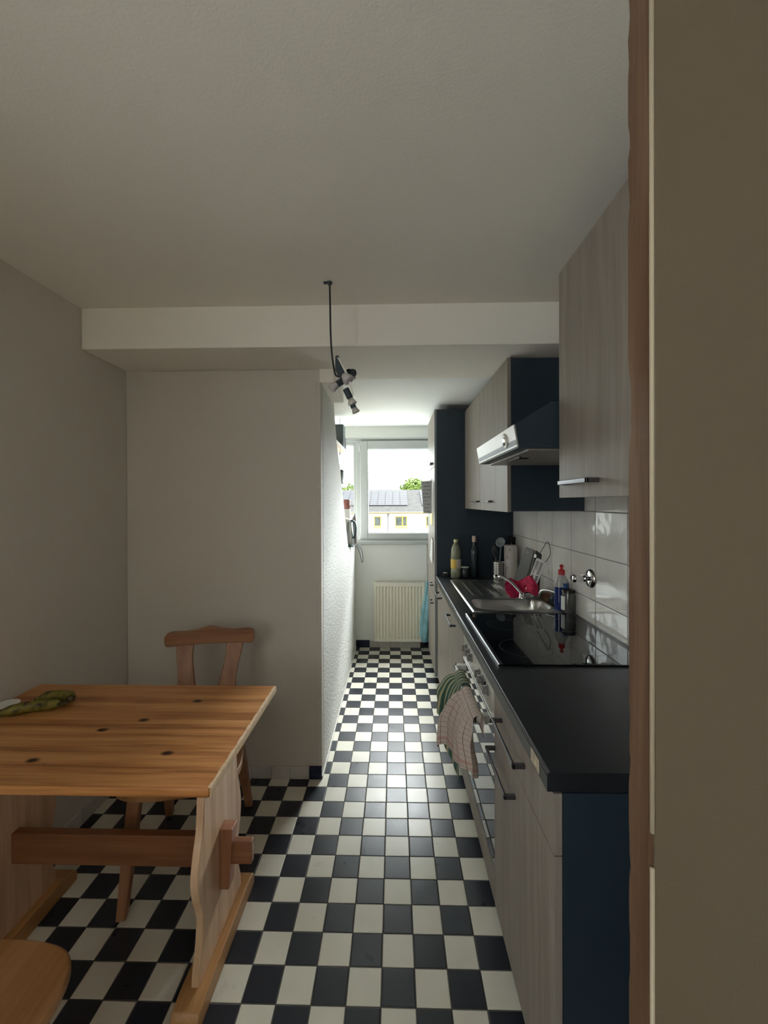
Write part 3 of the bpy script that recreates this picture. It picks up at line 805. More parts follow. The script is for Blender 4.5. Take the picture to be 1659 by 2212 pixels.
# white grater with black slots and cord
u = thing('grater', 'flat white grater with black slots and a hanging cord, leaning on the tiles', 'grater', (0.83, 2.45, SZ))
P0, P1, P2, P3 = Vector((0.760, 2.452, SZ)), Vector((0.800, 2.412, SZ)), Vector((0.888, 2.440, Z + 0.205)), Vector((0.850, 2.482, Z + 0.225))
board(u, 'plate', [P0, P1, P2, P3], 0.005, M['white_pl'])
nrm = (P1 - P0).cross(P3 - P0).normalized()
def on(a, b, off=0.0058): return (P0 * (1 - a) + P1 * a) * (1 - b) + (P3 * (1 - a) + P2 * a) * b + nrm * off
bm = BM()
random.seed(5)
for k in range(26):
    b0 = 0.06 + k * 0.034
    if 0.36 < b0 < 0.40 or 0.56 < b0 < 0.60: continue
    mid = 0.40 < b0 < 0.56
    segs = ((0.12, 0.88),) if mid else ((0.12, 0.45), (0.55, 0.88))
    if b0 < 0.36: segs = ((0.2, 0.8),)
    for a0, a1 in segs:
        hh = 0.017 if not mid else 0.024
        bm.faces.new([bm.verts.new(q) for q in (on(a0, b0), on(a1, b0), on(a1, b0 + hh), on(a0, b0 + hh))])
obj('slots', bm, M['blackpl'], u)
obj('cord', tube(BM(), spline([on(0.08, 0.98), (0.880, 2.475, Z + 0.275), (0.898, 2.455, Z + 0.318), (0.900, 2.425, Z + 0.312), (0.899, 2.405, Z + 0.25), on(0.92, 0.96)], 8), 0.0017, 6), M['cable'], u, smooth=True)
# pink cloth over faucet
CG = [[(0.823, 2.397, 0.951), (0.816, 2.365, 0.928), (0.795, 2.330, 0.905)],
      [(0.804, 2.465, 0.985), (0.785, 2.413, 0.948), (0.765, 2.345, 0.908)],
      [(0.770, 2.575, 0.946), (0.768, 2.515, 0.915), (0.760, 2.445, 0.888)],
      [(0.715, 2.545, 0.952), (0.700, 2.478, 0.926), (0.715, 2.418, 0.884)],
      [(0.676, 2.500, 0.944), (0.652, 2.438, 0.915), (0.690, 2.352, 0.853)]]
def pinkfn(u_, v_):
    rows = []
    for r_ in CG:
        q = spline(r_, 12); k = v_ * (len(q) - 1); i = min(int(k), len(q) - 2); rows.append(q[i].lerp(q[i + 1], k - i))
    q = spline(rows, 12); k = u_ * (len(q) - 1); i = min(int(k), len(q) - 2); p_ = q[i].lerp(q[i + 1], k - i)
    n1 = noise.noise(Vector((u_ * 4.5, v_ * 4.5, 1.7))); n2 = noise.noise(Vector((u_ * 9, v_ * 8, 4.7)))
    n3 = abs(noise.noise(Vector((u_ * 16, v_ * 13, 8.1))))
    return (p_.x + 0.009 * n2, p_.y + 0.024 * n1 + 0.012 * n2 - 0.010 * n3, max(p_.z + 0.014 * n1 + 0.006 * n3, 0.882 if p_.y > 2.375 else 0.84))
pk = cloth_obj('dishcloth', sheet(60, 52, pinkfn), mat('crimson_dishcloth', (0.52, 0.022, 0.085), 0.85, bump=(300, 0.4, 0.002), var=(26, 0.25)), thick=0.003)
tag(pk, 'crumpled pink red dishcloth hung over the faucet', 'dishcloth')
# sponge and brush behind the bowl
o = obj('sponge', prism(BM(), rbox((0.868, 2.37), 0.055, 0.09, 0.012, 3), 2, Z, Z + 0.035), mat('brown_sponge', (0.16, 0.09, 0.05), 0.95, bump=(200, 0.8, 0.004)), bevel=0.006)
tag(o, 'brown sponge behind the sink bowl at the foot of the tiles', 'sponge')
u = thing('scrub_brush', 'dark round scrubbing brush behind the sink left of the soap bottle', 'brush', (0.872, 2.275, Z))
bm = BM(); lathe(bm, (0.872, 2.268, Z), [(0, 0), (0.026, 0), (0.030, 0.012), (0.027, 0.028), (0, 0.03)], 22)
obj('bristles', bm, mat('dark_bristles', (0.03, 0.035, 0.04), 0.9, bump=(400, 1, 0.004)), u, smooth=True)
obj('grip', lathe(BM(), (0.872, 2.268, Z + 0.03), [(0.024, 0), (0.02, 0.012), (0.010, 0.02), (0.012, 0.032), (0, 0.036)], 20), mat('dark_blue_grip', (0.02, 0.045, 0.09), 0.3), u, smooth=True)
# dish soap
u = thing('soap_bottle', 'blue dish soap bottle with red squeeze cap beside the sink', 'bottle', (0.874, 2.15, Z))
m, N, L, p = new_mat('soap_in_clear_plastic'); g = G(N, L)
tc = N.new('ShaderNodeTexCoord'); sp = N.new('ShaderNodeSeparateXYZ'); L.new(tc.outputs['Object'], sp.inputs[0])
L.new(g.mix(g.smooth(sp.outputs['Z'], 0.119, 0.121), (0.012, 0.03, 0.16, 1), (0.44, 0.44, 0.42, 1)), p.inputs['Base Color']); p.inputs['Roughness'].default_value = 0.12
def oval(cx, cy, prof, rx, ry, seg=28):
    bm = BM(); rings = []
    for s, h in prof: rings.append([bm.verts.new((cx + rx * s * math.cos(2 * PI * k / seg), cy + ry * s * math.sin(2 * PI * k / seg), Z + h)) for k in range(seg)])
    for a, b in zip(rings, rings[1:]):
        for k in range(seg): bm.faces.new((a[k], a[(k + 1) % seg], b[(k + 1) % seg], b[k]))
    bm.faces.new(rings[0][::-1]); bm.faces.new(rings[-1]); return bm
obj('bottle_body', oval(0.862, 2.15, [(0.9, 0), (0.98, 0.004), (0.96, 0.05), (0.94, 0.09), (1.0, 0.12), (1.0, 0.135), (0.85, 0.155), (0.45, 0.178), (0.42, 0.186)], 0.0375, 0.026), m, u, smooth=True)
m2 = mat('blue_soap_label', (0.03, 0.10, 0.26), 0.35, var=(60, 0.5))
obj('bottle_label', oval(0.868, 2.149, [(0.70, 0.085), (0.70, 0.086), (0.74, 0.14), (0.70, 0.141)], 0.040, 0.0352), m2, u, smooth=True)
bm = BM(); lathe(bm, (0.862, 2.15, Z + 0.182), [(0.0165, 0), (0.0165, 0.022), (0.014, 0.026), (0.007, 0.028), (0.0065, 0.036), (0.011, 0.041), (0.009, 0.047), (0.004, 0.052), (0, 0.053)], 20)
obj('squeeze_cap', bm, mat('red_cap', (0.50, 0.015, 0.02), 0.35), u, smooth=True)
# jam jar
u = thing('label_jar', 'empty glass jar with dark lid and white label in front of the soap bottle', 'jar', (0.874, 2.088, Z))
bm = BM(); lathe(bm, (0.873, 2.092, Z), [(0, 0), (0.031, 0), (0.034, 0.004), (0.034, 0.088), (0.030, 0.098), (0.030, 0.104)], 30)
lathe(bm, (0.873, 2.092, Z), [(0, 0.005), (0.030, 0.005), (0.0322, 0.009), (0.0322, 0.087), (0.0285, 0.098), (0.0285, 0.104)], 30)
obj('jar_body', bm, mat('jar_glass', (0.62, 0.62, 0.60), 0.06, trans=0.85, ior=1.35), u, smooth=True)
obj('jar_lid', lathe(BM(), (0.873, 2.092, Z + 0.104), [(0.0325, 0), (0.0325, 0.011), (0.030, 0.013), (0, 0.013)], 30), mat('dark_jar_lid', (0.035, 0.03, 0.03), 0.25, 0.5), u, smooth=True)
bm = BM(); prof = [(2.45, 0.02), (2.45, 0.088)]
vs = [[bm.verts.new((0.873 + 0.0346 * math.cos(a), 2.092 + 0.0346 * math.sin(a), Z + h)) for h in (0.018, 0.086)] for a in [R(150) + R(10) * k for k in range(8)]]
for a, b in zip(vs, vs[1:]): bm.faces.new((a[0], b[0], b[1], a[1]))
obj('jar_label', bm, M['white_pl'], u, smooth=True)

# ================================================================== TOWELS ON THE OVEN HANDLE
def plaid_mat():
    m, N, L, p = new_mat('red_check_tea_towel'); g = G(N, L)
    uv = N.new('ShaderNodeUVMap'); sp = N.new('ShaderNodeSeparateXYZ'); L.new(uv.outputs[0], sp.inputs[0])
    def lines(s, k, w): return g.op('LESS_THAN', g.op('ABSOLUTE', g.op('SUBTRACT', g.op('FRACT', g.op('MULTIPLY', s, k)), 0.5)), w)
    li = g.op('MAXIMUM', lines(sp.outputs['X'], 10, 0.028), lines(sp.outputs['Y'], 15, 0.028))
    band = g.op('MULTIPLY', g.op('LESS_THAN', g.op('ABSOLUTE', g.op('SUBTRACT', sp.outputs['Y'], 0.915)), 0.022), lines(sp.outputs['Y'], 75, 0.2))
    col = g.mix(li, (0.56, 0.47, 0.42, 1), (0.15, 0.085, 0.085, 1))
    col = g.mix(band, col, (0.40, 0.12, 0.11, 1))
    L.new(col, p.inputs['Base Color']); p.inputs['Roughness'].default_value = 0.95
    tc = N.new('ShaderNodeTexCoord'); L.new(g.bump(g.noise(tc.outputs['Object'], 420, 2), 0.35, 0.0015), p.inputs['Normal'])
    return m
def drape(y0t, y1t, y0b, y1b, ztop, zb0, zb1, xf0, xf1, seed, amp, nf, back=0.12):
    """towel over the handle bar: v=0 behind the bar, v~.3 on top, v=1 front hem; u from near to far"""
    def fn(u, v):
        k = min(1, max(0, (v - 0.28) / 0.72))
        yt = y0t + (y1t - y0t) * u; yb = y0b + (y1b - y0b) * u
        e = k ** 0.7
        y = yt + (yb - yt) * e
        ph = seed + u * nf * 2 * PI + 1.3 * math.sin(u * 5 + seed)
        w = math.sin(ph) * 0.65 + noise.noise(Vector((u * 7, v * 2.2, seed))) * 0.9
        xf = xf0 + (xf1 - xf0) * u; zb = zb0 + (zb1 - zb0) * u
        bunch = 0.012 * noise.noise(Vector((u * 5, seed, 3.3)))
        if v < 0.2:
            t = v / 0.2; return (0.3065 - 0.004 * math.sin(t * 3), yt, ztop - 0.055 * (1 - t) - 0.012)
        if v < 0.32:
            a = (v - 0.2) / 0.12; ang = PI * a
            cx = 0.284; r = 0.0225
            return (cx + r * math.cos(ang), yt, ztop - 0.012 + (0.022 + bunch) * math.sin(ang))
        t = (v - 0.32) / 0.68
        xs = 0.2615 + (xf - 0.2615) * math.sin(min(1, t * 1.7) * PI / 2)
        x = xs - amp * w * min(1, t * 2.5) * (0.7 + 0.3 * t)
        z = ztop - 0.012 + (zb - ztop + 0.012) * t ** 1.05 + 0.012 * math.cos(ph * 0.5) * t + 0.02 * math.sin(min(1, t * 3) * PI) * max(0, (0.262 - xf) * 8)
        return (min(x, 0.273), y + amp * 0.45 * math.cos(ph) * min(1, t * 2), z)
    return fn
gm_ = None
m, N, L, p = new_mat('green_yellow_striped_towel'); g = G(N, L)
uv = N.new('ShaderNodeUVMap'); sp = N.new('ShaderNodeSeparateXYZ'); L.new(uv.outputs[0], sp.inputs[0])
st = g.op('FRACT', g.op('MULTIPLY', sp.outputs['X'], 7))
col = g.ramp(st, [(0.0, (0.03, 0.10, 0.085, 1)), (0.34, (0.05, 0.13, 0.10, 1)), (0.40, (0.50, 0.47, 0.30, 1)), (0.66, (0.42, 0.40, 0.24, 1)), (0.72, (0.14, 0.18, 0.10, 1)), (0.98, (0.03, 0.10, 0.09, 1))])
L.new(col, p.inputs['Base Color']); p.inputs['Roughness'].default_value = 0.95
tc = N.new('ShaderNodeTexCoord'); L.new(g.bump(g.noise(tc.outputs['Object'], 420, 2), 0.4, 0.0015), p.inputs['Normal'])
gt = cloth_obj('tea_towel', sheet(54, 60, drape(1.66, 1.80, 1.56, 1.84, 0.690, 0.37, 0.54, 0.240, 0.185, 2.1, 0.014, 2.4)), m)
tag(gt, 'green and yellow striped tea towel hung on the oven handle behind the checked one', 'towel')
pt = cloth_obj('tea_towel', sheet(70, 70, drape(1.405, 1.64, 1.335, 1.67, 0.694, 0.535, 0.455, 0.270, 0.172, 0.6, 0.026, 2.7)), plaid_mat())
tag(pt, 'pale red checked tea towel hung on the near part of the oven handle', 'towel')

# ================================================================== NOTES, BAG, RADIATOR
def paper(name, label, cat, corners, m, curl=0.01, n=10, thick=0.0006):
    c = [Vector(q) for q in corners]
    def fn(u, v):
        q = (c[0] * (1 - u) + c[1] * u) * (1 - v) + (c[3] * (1 - u) + c[2] * u) * v
        return q + Vector((-curl * math.sin(PI * u) - curl * 0.6 * v * v, 0, 0))
    o = obj(name, sheet(n, n, fn), m, smooth=True)
    s = o.modifiers.new('thickness', 'SOLIDIFY'); s.thickness = thick
    return tag(o, label, cat)
def print_mat(name, base, ink, k=14):
    m, N, L, p = new_mat(name); g = G(N, L)
    uv = N.new('ShaderNodeUVMap'); sp = N.new('ShaderNodeSeparateXYZ'); L.new(uv.outputs[0], sp.inputs[0])
    row = g.op('LESS_THAN', g.op('ABSOLUTE', g.op('SUBTRACT', g.op('FRACT', g.op('MULTIPLY', sp.outputs['Y'], k)), 0.5)), 0.16)
    brk = g.smooth(g.noise(g.map(uv.outputs[0], (9, k, 1)), 1.0, 2), 0.42, 0.5)
    mar = g.op('MULTIPLY', g.op('GREATER_THAN', sp.outputs['X'], 0.12), g.op('LESS_THAN', sp.outputs['X'], 0.88))
    L.new(g.mix(g.op('MULTIPLY', g.op('MULTIPLY', row, brk), mar), base, ink), p.inputs['Base Color']); p.inputs['Roughness'].default_value = 0.8
    return m
paper('wall_calendar', 'grey printed sheet standing away from the tall cupboard front near the window', 'notice',
      [(0.238, 3.36, 1.342), (0.302, 3.34, 1.337), (0.304, 3.34, 1.602), (0.222, 3.36, 1.597)], print_mat('grey_printed_sheet', (0.36, 0.36, 0.37, 1), (0.16, 0.16, 0.17, 1), 9), 0.002)
paper('notice_sheet', 'white sheet pinned flat on the tall cupboard front behind the grey one', 'notice',
      [(0.3085, 3.56, 1.30), (0.3085, 3.38, 1.30), (0.3085, 3.38, 1.62), (0.3085, 3.56, 1.62)], print_mat('white_printed_sheet', (0.78, 0.78, 0.76, 1), (0.3, 0.3, 0.3, 1), 16), 0.002)
paper('yellow_note', 'pale yellow strip of paper on the tall cupboard front below the grey sheet', 'note',
      [(0.3085, 3.52, 1.24), (0.3085, 3.30, 1.24), (0.3085, 3.30, 1.34), (0.3085, 3.52, 1.34)], mat('pale_yellow_paper', (0.72, 0.64, 0.34), 0.8), 0.002)
paper('notice_sheet', 'white handwritten sheet curling off the tall cupboard above the worktop end', 'notice',
      [(0.292, 3.40, 0.99), (0.300, 3.26, 0.94), (0.3075, 3.26, 1.13), (0.3075, 3.40, 1.15)], print_mat('white_written_sheet', (0.76, 0.77, 0.76, 1), (0.25, 0.27, 0.32, 1), 12), 0.006)

# radiator
RX = (-0.197, 0.296); RZ = (0.082, 0.657); RY = 3.985
u = thing('radiator', 'cream ribbed panel radiator under the window', 'radiator', (0.05, RY, 0.082))
bm = BM()
n = 15; pitch = (RX[1] - RX[0] - 0.03) / n
prof = [(RX[0], RY + 0.03), (RX[0], RY + 0.003), (RX[0] + 0.004, RY), (RX[0] + 0.015, RY)]
for k in range(n):
    x = RX[0] + 0.015 + k * pitch
    prof += [(x + pitch * 0.1, RY), (x + pitch * 0.22, RY + 0.019), (x + pitch * 0.42, RY + 0.019), (x + pitch * 0.56, RY), (x + pitch, RY)]
prof += [(RX[1] - 0.004, RY), (RX[1], RY + 0.003), (RX[1], RY + 0.03)]
cols = []
for (x, y) in prof:
    col = []
    for z, f in ((RZ[0], 0), (RZ[0] + 0.028, 0), (RZ[0] + 0.040, 1), (RZ[1] - 0.052, 1), (RZ[1] - 0.040, 0), (RZ[1], 0)):
        yy = RY + (y - RY) * f if y < RY + 0.025 and abs(x - RX[0]) > 0.006 and abs(x - RX[1]) > 0.006 else y
        col.append(bm.verts.new((x, yy, z)))
    cols.append(col)
for a, b in zip(cols, cols[1:]):
    for k in range(5): bm.faces.new((a[k], b[k], b[k + 1], a[k + 1]))
obj('front_panel', bm, M['radiator'], u)
obj('back_panel', B(RX[0], RX[1], RY + 0.03, RY + 0.06, RZ[0], RZ[1]), M['radiator'], u)
bm = BM()
for k in range(30):
    x = RX[0] + 0.01 + k * (RX[1] - RX[0] - 0.02) / 30
    box(bm, x, x + 0.009, RY + 0.004, RY + 0.056, RZ[1], RZ[1] + 0.007)
obj('top_grille', bm, mat('cream_grille', (0.62, 0.59, 0.5), 0.4), u)
bm = BM(); tube(bm, [(RX[1] - 0.03, RY + 0.03, RZ[0]), (RX[1] - 0.03, RY + 0.03, 0.03), (RX[1] + 0.05, RY + 0.04, 0.03)], 0.009, 10)
box(bm, RX[1] - 0.045, RX[1] - 0.012, RY + 0.012, RY + 0.05, 0.018, 0.06)
obj('valve', bm, M['blackpl'], u)
bm = BM(); box(bm, RX[0] - 0.012, RX[0], RY + 0.02, RY + 0.045, RZ[1] - 0.05, RZ[1] - 0.03)
obj('vent_plug', bm, M['radiator'], u)

# blue bag hanging beside the radiator
random.seed(8)
def bagfn(u_, v_):
    a = u_ * 2 * PI
    t = v_
    cz = 0.672 - 0.57 * t
    w = 0.014 + 0.038 * min(1, t * 1.6) ** 1.3 * (1 - 0.45 * max(0, (t - 0.82) / 0.18) ** 2)
    cx = 0.317 - 0.022 * min(1, t * 1.5)
    dpt = (0.010 + 0.030 * min(1, t * 1.8)) * (1 - 0.6 * max(0, (t - 0.85) / 0.15) ** 2)
    f = 1 + 0.22 * math.sin(a * 5 + 3 * t) * min(1, t * 3) + 0.25 * noise.noise(Vector((math.cos(a) * 1.6, math.sin(a) * 1.6, t * 6)))
    return (min(cx + w * math.cos(a) * f, 0.352), 3.928 + dpt * math.sin(a) * f, cz + 0.012 * noise.noise(Vector((math.cos(a) * 2, math.sin(a) * 2, t * 3 + 9))))
m = mat('thin_blue_plastic', (0.26, 0.52, 0.60), 0.3, spec=0.6, trans=0.0, bump=(60, 0.5, 0.006), var=(14, 0.25))
bag = thing('plastic_bag', 'limp light blue plastic bag hanging between radiator and tall cupboard', 'bag', (0.31, 3.93, 0.10))
bb = sheet(40, 46, bagfn)
bmesh.ops.remove_doubles(bb, verts=bb.verts, dist=1e-5)
obj('bag_body', bb, m, bag, smooth=True)
obj('bag_handle', tube(BM(), spline([(0.308, 3.925, 0.662), (0.326, 3.925, 0.69), (0.346, 3.93, 0.69), (0.326, 3.93, 0.664)], 6), 0.003, 8), m, bag, smooth=True)
o = obj('hook', prism(BM(), [(0.340, 0.672), (0.352, 0.672), (0.352, 0.700), (0.340, 0.700)], 1, 3.91, 4.058), M['white_pl'], bevel=0.002)
tag(o, 'small white wall hook holding the light blue bag', 'hook')

# ================================================================== SHELF, KETTLE AND THINGS IN THE NICHE
pineS = wood_mat('pale_pine_board', (0.52, 0.33, 0.11, 1), (0.44, 0.27, 0.08, 1), (0.60, 0.40, 0.16, 1), 1, rings=18)
u = thing('hanging_shelf', 'two pine shelf boards hung on cords inside the niche', 'shelf', (-0.56, 3.3, 1.55))
SXF = -0.418
obj('board', B(-0.735, SXF, 2.85, 3.66, 1.868, 1.886), pineS, u, bevel=0.001)
obj('board', B(-0.735, SXF, 2.85, 3.66, 1.560, 1.578), pineS, u, bevel=0.001)
obj('edge_band', B(SXF, SXF + 0.002, 2.85, 3.66, 1.868, 1.886), M['white_pl'], u)
obj('edge_band', B(SXF, SXF + 0.002, 2.85, 3.66, 1.560, 1.578), M['white_pl'], u)
bm = BM()
tube(bm, [(-0.474, 3.63, 1.887), (-0.474, 3.63, 2.17)], 0.0022, 6)
tube(bm, [(-0.474, 3.63, 1.579), (-0.474, 3.63, 1.867)], 0.0022, 6)
tube(bm, [(-0.474, 3.63, 1.46), (-0.474, 3.63, 1.559)], 0.0022, 6)
obj('cord', bm, M['cable'], u)
for z in (1.862, 1.554):
    obj('cord_knot', lathe(BM(), (-0.474, 3.63, z), [(0, -0.014), (0.006, -0.01), (0.006, 0.0), (0.003, 0.004)], 10), M['cable'], u, smooth=True)
# items on the upper board
o = obj('storage_box', B(-0.53, -0.424, 3.46, 3.60, 1.8865, 2.085), mat('slate_grey_box', (0.15, 0.20, 0.22), 0.6), bevel=0.002); tag(o, 'slate grey box at the end of the upper niche shelf', 'box')
o = obj('paper_packet', prism(BM(), [(-0.455, 1.8865), (-0.420, 1.8865), (-0.418, 1.985), (-0.428, 2.0), (-0.45, 1.99)], 1, 3.607, 3.65), mat('pale_pink_packet', (0.62, 0.52, 0.54), 0.6), bevel=0.003); tag(o, 'pale pink paper packet in front of the slate box on the upper niche shelf', 'packet')
u = thing('spice_jar', 'small dark spice jar on the upper niche shelf', 'jar', (-0.455, 3.10, 1.8865))
obj('jar_body', lathe(BM(), (-0.455, 3.10, 1.8865), [(0, 0), (0.022, 0), (0.023, 0.004), (0.023, 0.06), (0.018, 0.068)], 20), mat('violet_jar_content', (0.12, 0.09, 0.14), 0.2), u, smooth=True)
obj('jar_lid', lathe(BM(), (-0.455, 3.10, 1.9545), [(0.021, 0), (0.021, 0.014), (0, 0.016)], 20), mat('dark_red_lid', (0.22, 0.08, 0.09), 0.4), u, smooth=True)
# items on the lower board
o = obj('storage_tub', lathe(BM(), (-0.476, 3.52, 1.5785), [(0, 0), (0.042, 0), (0.052, 0.11), (0.053, 0.115), (0.049, 0.115), (0.04, 0.004), (0, 0.004)], 26), mat('smoky_plastic_tub', (0.22, 0.27, 0.29), 0.25), smooth=True); tag(o, 'smoky grey plastic tub on the lower niche shelf', 'tub')
o = obj('tray', B(-0.55, -0.424, 3.43, 3.59, 1.694, 1.703), mat('dark_tray', (0.05, 0.06, 0.065), 0.4), bevel=0.002); tag(o, 'dark flat lid lying on the smoky tub in the niche', 'lid')
# ledge: mug, pouch, kettle
LZ = 1.0455
u = thing('mug', 'red and white mug on a stack of boxes on the ledge', 'mug', (-0.43, 3.745, 1.37))
bm = BM(); lathe(bm, (-0.432, 3.745, 1.37), [(0, 0), (0.032, 0), (0.036, 0.004), (0.036, 0.085), (0.033, 0.085), (0.033, 0.006), (0, 0.006)], 26)
obj('cup', bm, mat('red_glaze', (0.36, 0.15, 0.14), 0.25), u, smooth=True)
obj('mug_handle', tube(BM(), spline([(-0.398, 3.740, 1.44), (-0.384, 3.735, 1.435), (-0.378, 3.735, 1.415), (-0.386, 3.735, 1.392), (-0.398, 3.740, 1.388)], 5), 0.005, 8), M['white_pl'], u, smooth=True)
o = obj('tin', B(-0.475, -0.397, 3.705, 3.785, LZ, 1.3695), mat('white_tin', (0.66, 0.66, 0.64), 0.4), bevel=0.004); tag(o, 'tall white tin on the ledge under the mug', 'tin')
o = obj('coffee_pouch', prism(BM(), [(-0.43, LZ), (-0.345, LZ), (-0.348, 1.24), (-0.358, 1.335), (-0.40, 1.25)], 1, 3.80, 3.86), mat('brown_grey_pouch', (0.22, 0.19, 0.18), 0.5), bevel=0.006); tag(o, 'dark pointed pouch on the ledge behind the kettle', 'pouch')
u = thing('kettle', 'steel and black electric kettle on the ledge by the window', 'kettle', (-0.412, 3.585, LZ))
KX, KY = -0.418, 3.585
obj('kettle_base', lathe(BM(), (KX, KY, LZ), [(0, 0), (0.066, 0), (0.068, 0.004), (0.066, 0.018), (0, 0.02)], 30), mat('dark_green_plastic', (0.03, 0.09, 0.08), 0.4), u, smooth=True)
obj('kettle_body', lathe(BM(), (KX, KY, LZ + 0.02), [(0, 0), (0.064, 0), (0.066, 0.006), (0.066, 0.03), (0.064, 0.10), (0.055, 0.19), (0.05, 0.205), (0, 0.215)], 34), mat('kettle_steel', (0.66, 0.70, 0.70), 0.22, 0.9), u, smooth=True)
obj('kettle_lid', lathe(BM(), (KX, KY, LZ + 0.226), [(0.051, 0), (0.049, 0.01), (0.02, 0.018), (0.012, 0.024), (0, 0.026)], 30), M['white_pl'], u, smooth=True)
obj('kettle_handle', tube(BM(), spline([(KX + 0.045, KY - 0.01, LZ + 0.225), (KX + 0.075, KY - 0.015, LZ + 0.21), (KX + 0.085, KY - 0.015, LZ + 0.15), (KX + 0.076, KY - 0.012, LZ + 0.09), (KX + 0.066, KY - 0.01, LZ + 0.075)], 6), 0.011, 10), mat('dark_teal_grip', (0.045, 0.085, 0.09), 0.4), u, smooth=True)
obj('power_cord', tube(BM(), spline([(KX + 0.06, KY - 0.01, LZ + 0.012), (-0.345, KY - 0.01, LZ + 0.02), (-0.32, 3.59, LZ - 0.005), (-0.298, 3.60, 0.98), (-0.284, 3.60, 0.92), (-0.278, 3.60, 0.905), (-0.272, 3.60, 0.925), (-0.280, 3.60, 1.0), (-0.31, 3.62, LZ + 0.01), (-0.36, 3.66, LZ + 0.006), (-0.40, 3.69, LZ + 0.006)], 8), 0.0035, 8), mat('grey_cord', (0.16, 0.18, 0.19), 0.5), u, smooth=True)

# ================================================================== CEILING LAMP
LY, LC = 1.588, 2.28
lampu = u = thing('spot_lamp', 'dark spotlight bar with four bulbs dangling from the ceiling by its cable', 'lamp', (-0.245, LY, LC))
bm = BM(); tube(bm, spline([(-0.245, LY, LC), (-0.243, LY, 2.18), (-0.242, LY, 2.09), (-0.237, LY, 2.0), (-0.226, LY, 1.93), (-0.215, LY, 1.917), (-0.203, LY, 1.915)], 6), 0.0036, 8)
obj('cable', bm, M['cable'], u, smooth=True)
bm = BM(); lathe(bm, (-0.245, LY, LC), [(0, -0.012), (0.007, -0.010), (0.010, 0.0)], 14); box(bm, -0.268, -0.245, LY - 0.004, LY + 0.004, LC - 0.007, LC)
obj('ceiling_hook', bm, M['lampdark'], u)
def slab(pts, y0, y1): return prism(BM(), pts, 1, y0, y1)
obj('canopy', slab([(-0.220, 1.983), (-0.212, 1.983), (-0.172, 1.916), (-0.177, 1.896), (-0.192, 1.892), (-0.221, 1.934)], LY - 0.03, LY + 0.03), M['lampdark'], u, bevel=0.003)
obj('canopy_knob', lathe(BM(), (-0.2165, LY, 1.990), [(0, -0.008), (0.006, -0.005), (0.008, 0), (0.006, 0.005), (0, 0.008)], 14), M['lampdark'], u, smooth=True)
obj('track_bar', slab([(-0.212, 1.978), (-0.205, 1.974), (-0.166, 1.905), (-0.149, 1.835), (-0.155, 1.834), (-0.174, 1.903)], LY - 0.040, LY - 0.031), mat('white_bar_edge', (0.80, 0.79, 0.72), 0.3), u)
def spot(hold, base, mouth, r0, r1, m=None, hr=0.013):
    h0, h1 = Vector(hold[0]), Vector(hold[1])
    sp_ = obj('spot', tube(BM(), [h0, h1], hr, 16), M['lampdark'], u, bevel=0.0015)
    b0, b1 = Vector(base), Vector(mouth); ax = b1 - b0; ln = ax.length
    bm = BM(); lathe(bm, b0, [(0.006, -0.004), (r0, 0.0), (r1 * 0.9, ln * 0.62), (r1, ln * 0.8), (r1 * 0.93, ln * 0.95), (r1 * 0.5, ln * 1.04), (0, ln * 1.06)], 22, axis=ax)
    obj('bulb', bm, m or M['bulb'], sp_, smooth=True)
spot(((-0.186, LY - 0.02, 1.898), (-0.215, LY - 0.03, 1.876)), (-0.212, LY - 0.03, 1.878), (-0.236, LY - 0.035, 1.858), 0.010, 0.0175)
spot(((-0.176, LY + 0.02, 1.935), (-0.158, LY + 0.045, 1.943)), (-0.186, LY - 0.035, 1.909), (-0.166, LY - 0.045, 1.886), 0.013, 0.0225, hr=0.016)
spot(((-0.184, LY, 1.868), (-0.167, LY, 1.832)), (-0.165, LY, 1.829), (-0.157, LY, 1.808), 0.010, 0.018, M['bulbr'], hr=0.0125)
spot(((-0.160, LY + 0.01, 1.812), (-0.154, LY + 0.01, 1.797)), (-0.153, LY + 0.01, 1.796), (-0.144, LY + 0.01, 1.778), 0.010, 0.0155, M['bulbr'], hr=0.011)
obj('cube_head', slab([(-0.180, 1.938), (-0.160, 1.945), (-0.152, 1.940), (-0.150, 1.922), (-0.156, 1.918)], LY + 0.012, LY + 0.05), M['lampdark'], u, bevel=0.002)
obj('white_cap', slab([(-0.176, 1.925), (-0.153, 1.916), (-0.153, 1.908), (-0.172, 1.904)], LY + 0.005, LY + 0.03), mat('white_lamp_cap', (0.78, 0.76, 0.68), 0.4), u, bevel=0.002)

lampu.location = (-0.2513, 1.629, ZC); lampu.scale = (1.026, 1.026, 1.026)

# ================================================================== TABLE, CHAIRS, FRUIT
TX0, TX1, TY0_, TY1_, TZ = -1.392, -0.457, 1.012, 1.590, 0.720
knots = [(-0.914, 1.27, TZ), (-0.82, 1.33, TZ), (-0.645, 1.155, TZ), (-1.00, 1.115, TZ), (-0.705, 1.46, TZ)]
M['tabletop'] = wood_mat('varnished_pine_top', PB, PD, PL, 0, rings=24, rough=0.36, contrast=1.35, knots=[(k[0] + 0.92, k[1] - 1.30, k[2]) for k in knots], spec=0.45)
M['pine_z'] = wood_mat('varnished_pine_upright_lit', (0.70, 0.47, 0.30, 1), (0.55, 0.33, 0.19, 1), (0.80, 0.58, 0.40, 1), 2, rings=26, rough=0.4)  # pale pine, lightened further to stand in for light on the uprights
M['pine_x'] = wood_mat('varnished_pine_rail_shaded', (0.22, 0.085, 0.036, 1), (0.15, 0.055, 0.022, 1), (0.28, 0.12, 0.052, 1), 0, rings=26, rough=0.4)  # stretcher pine darkened, shade under the tabletop put into its colour
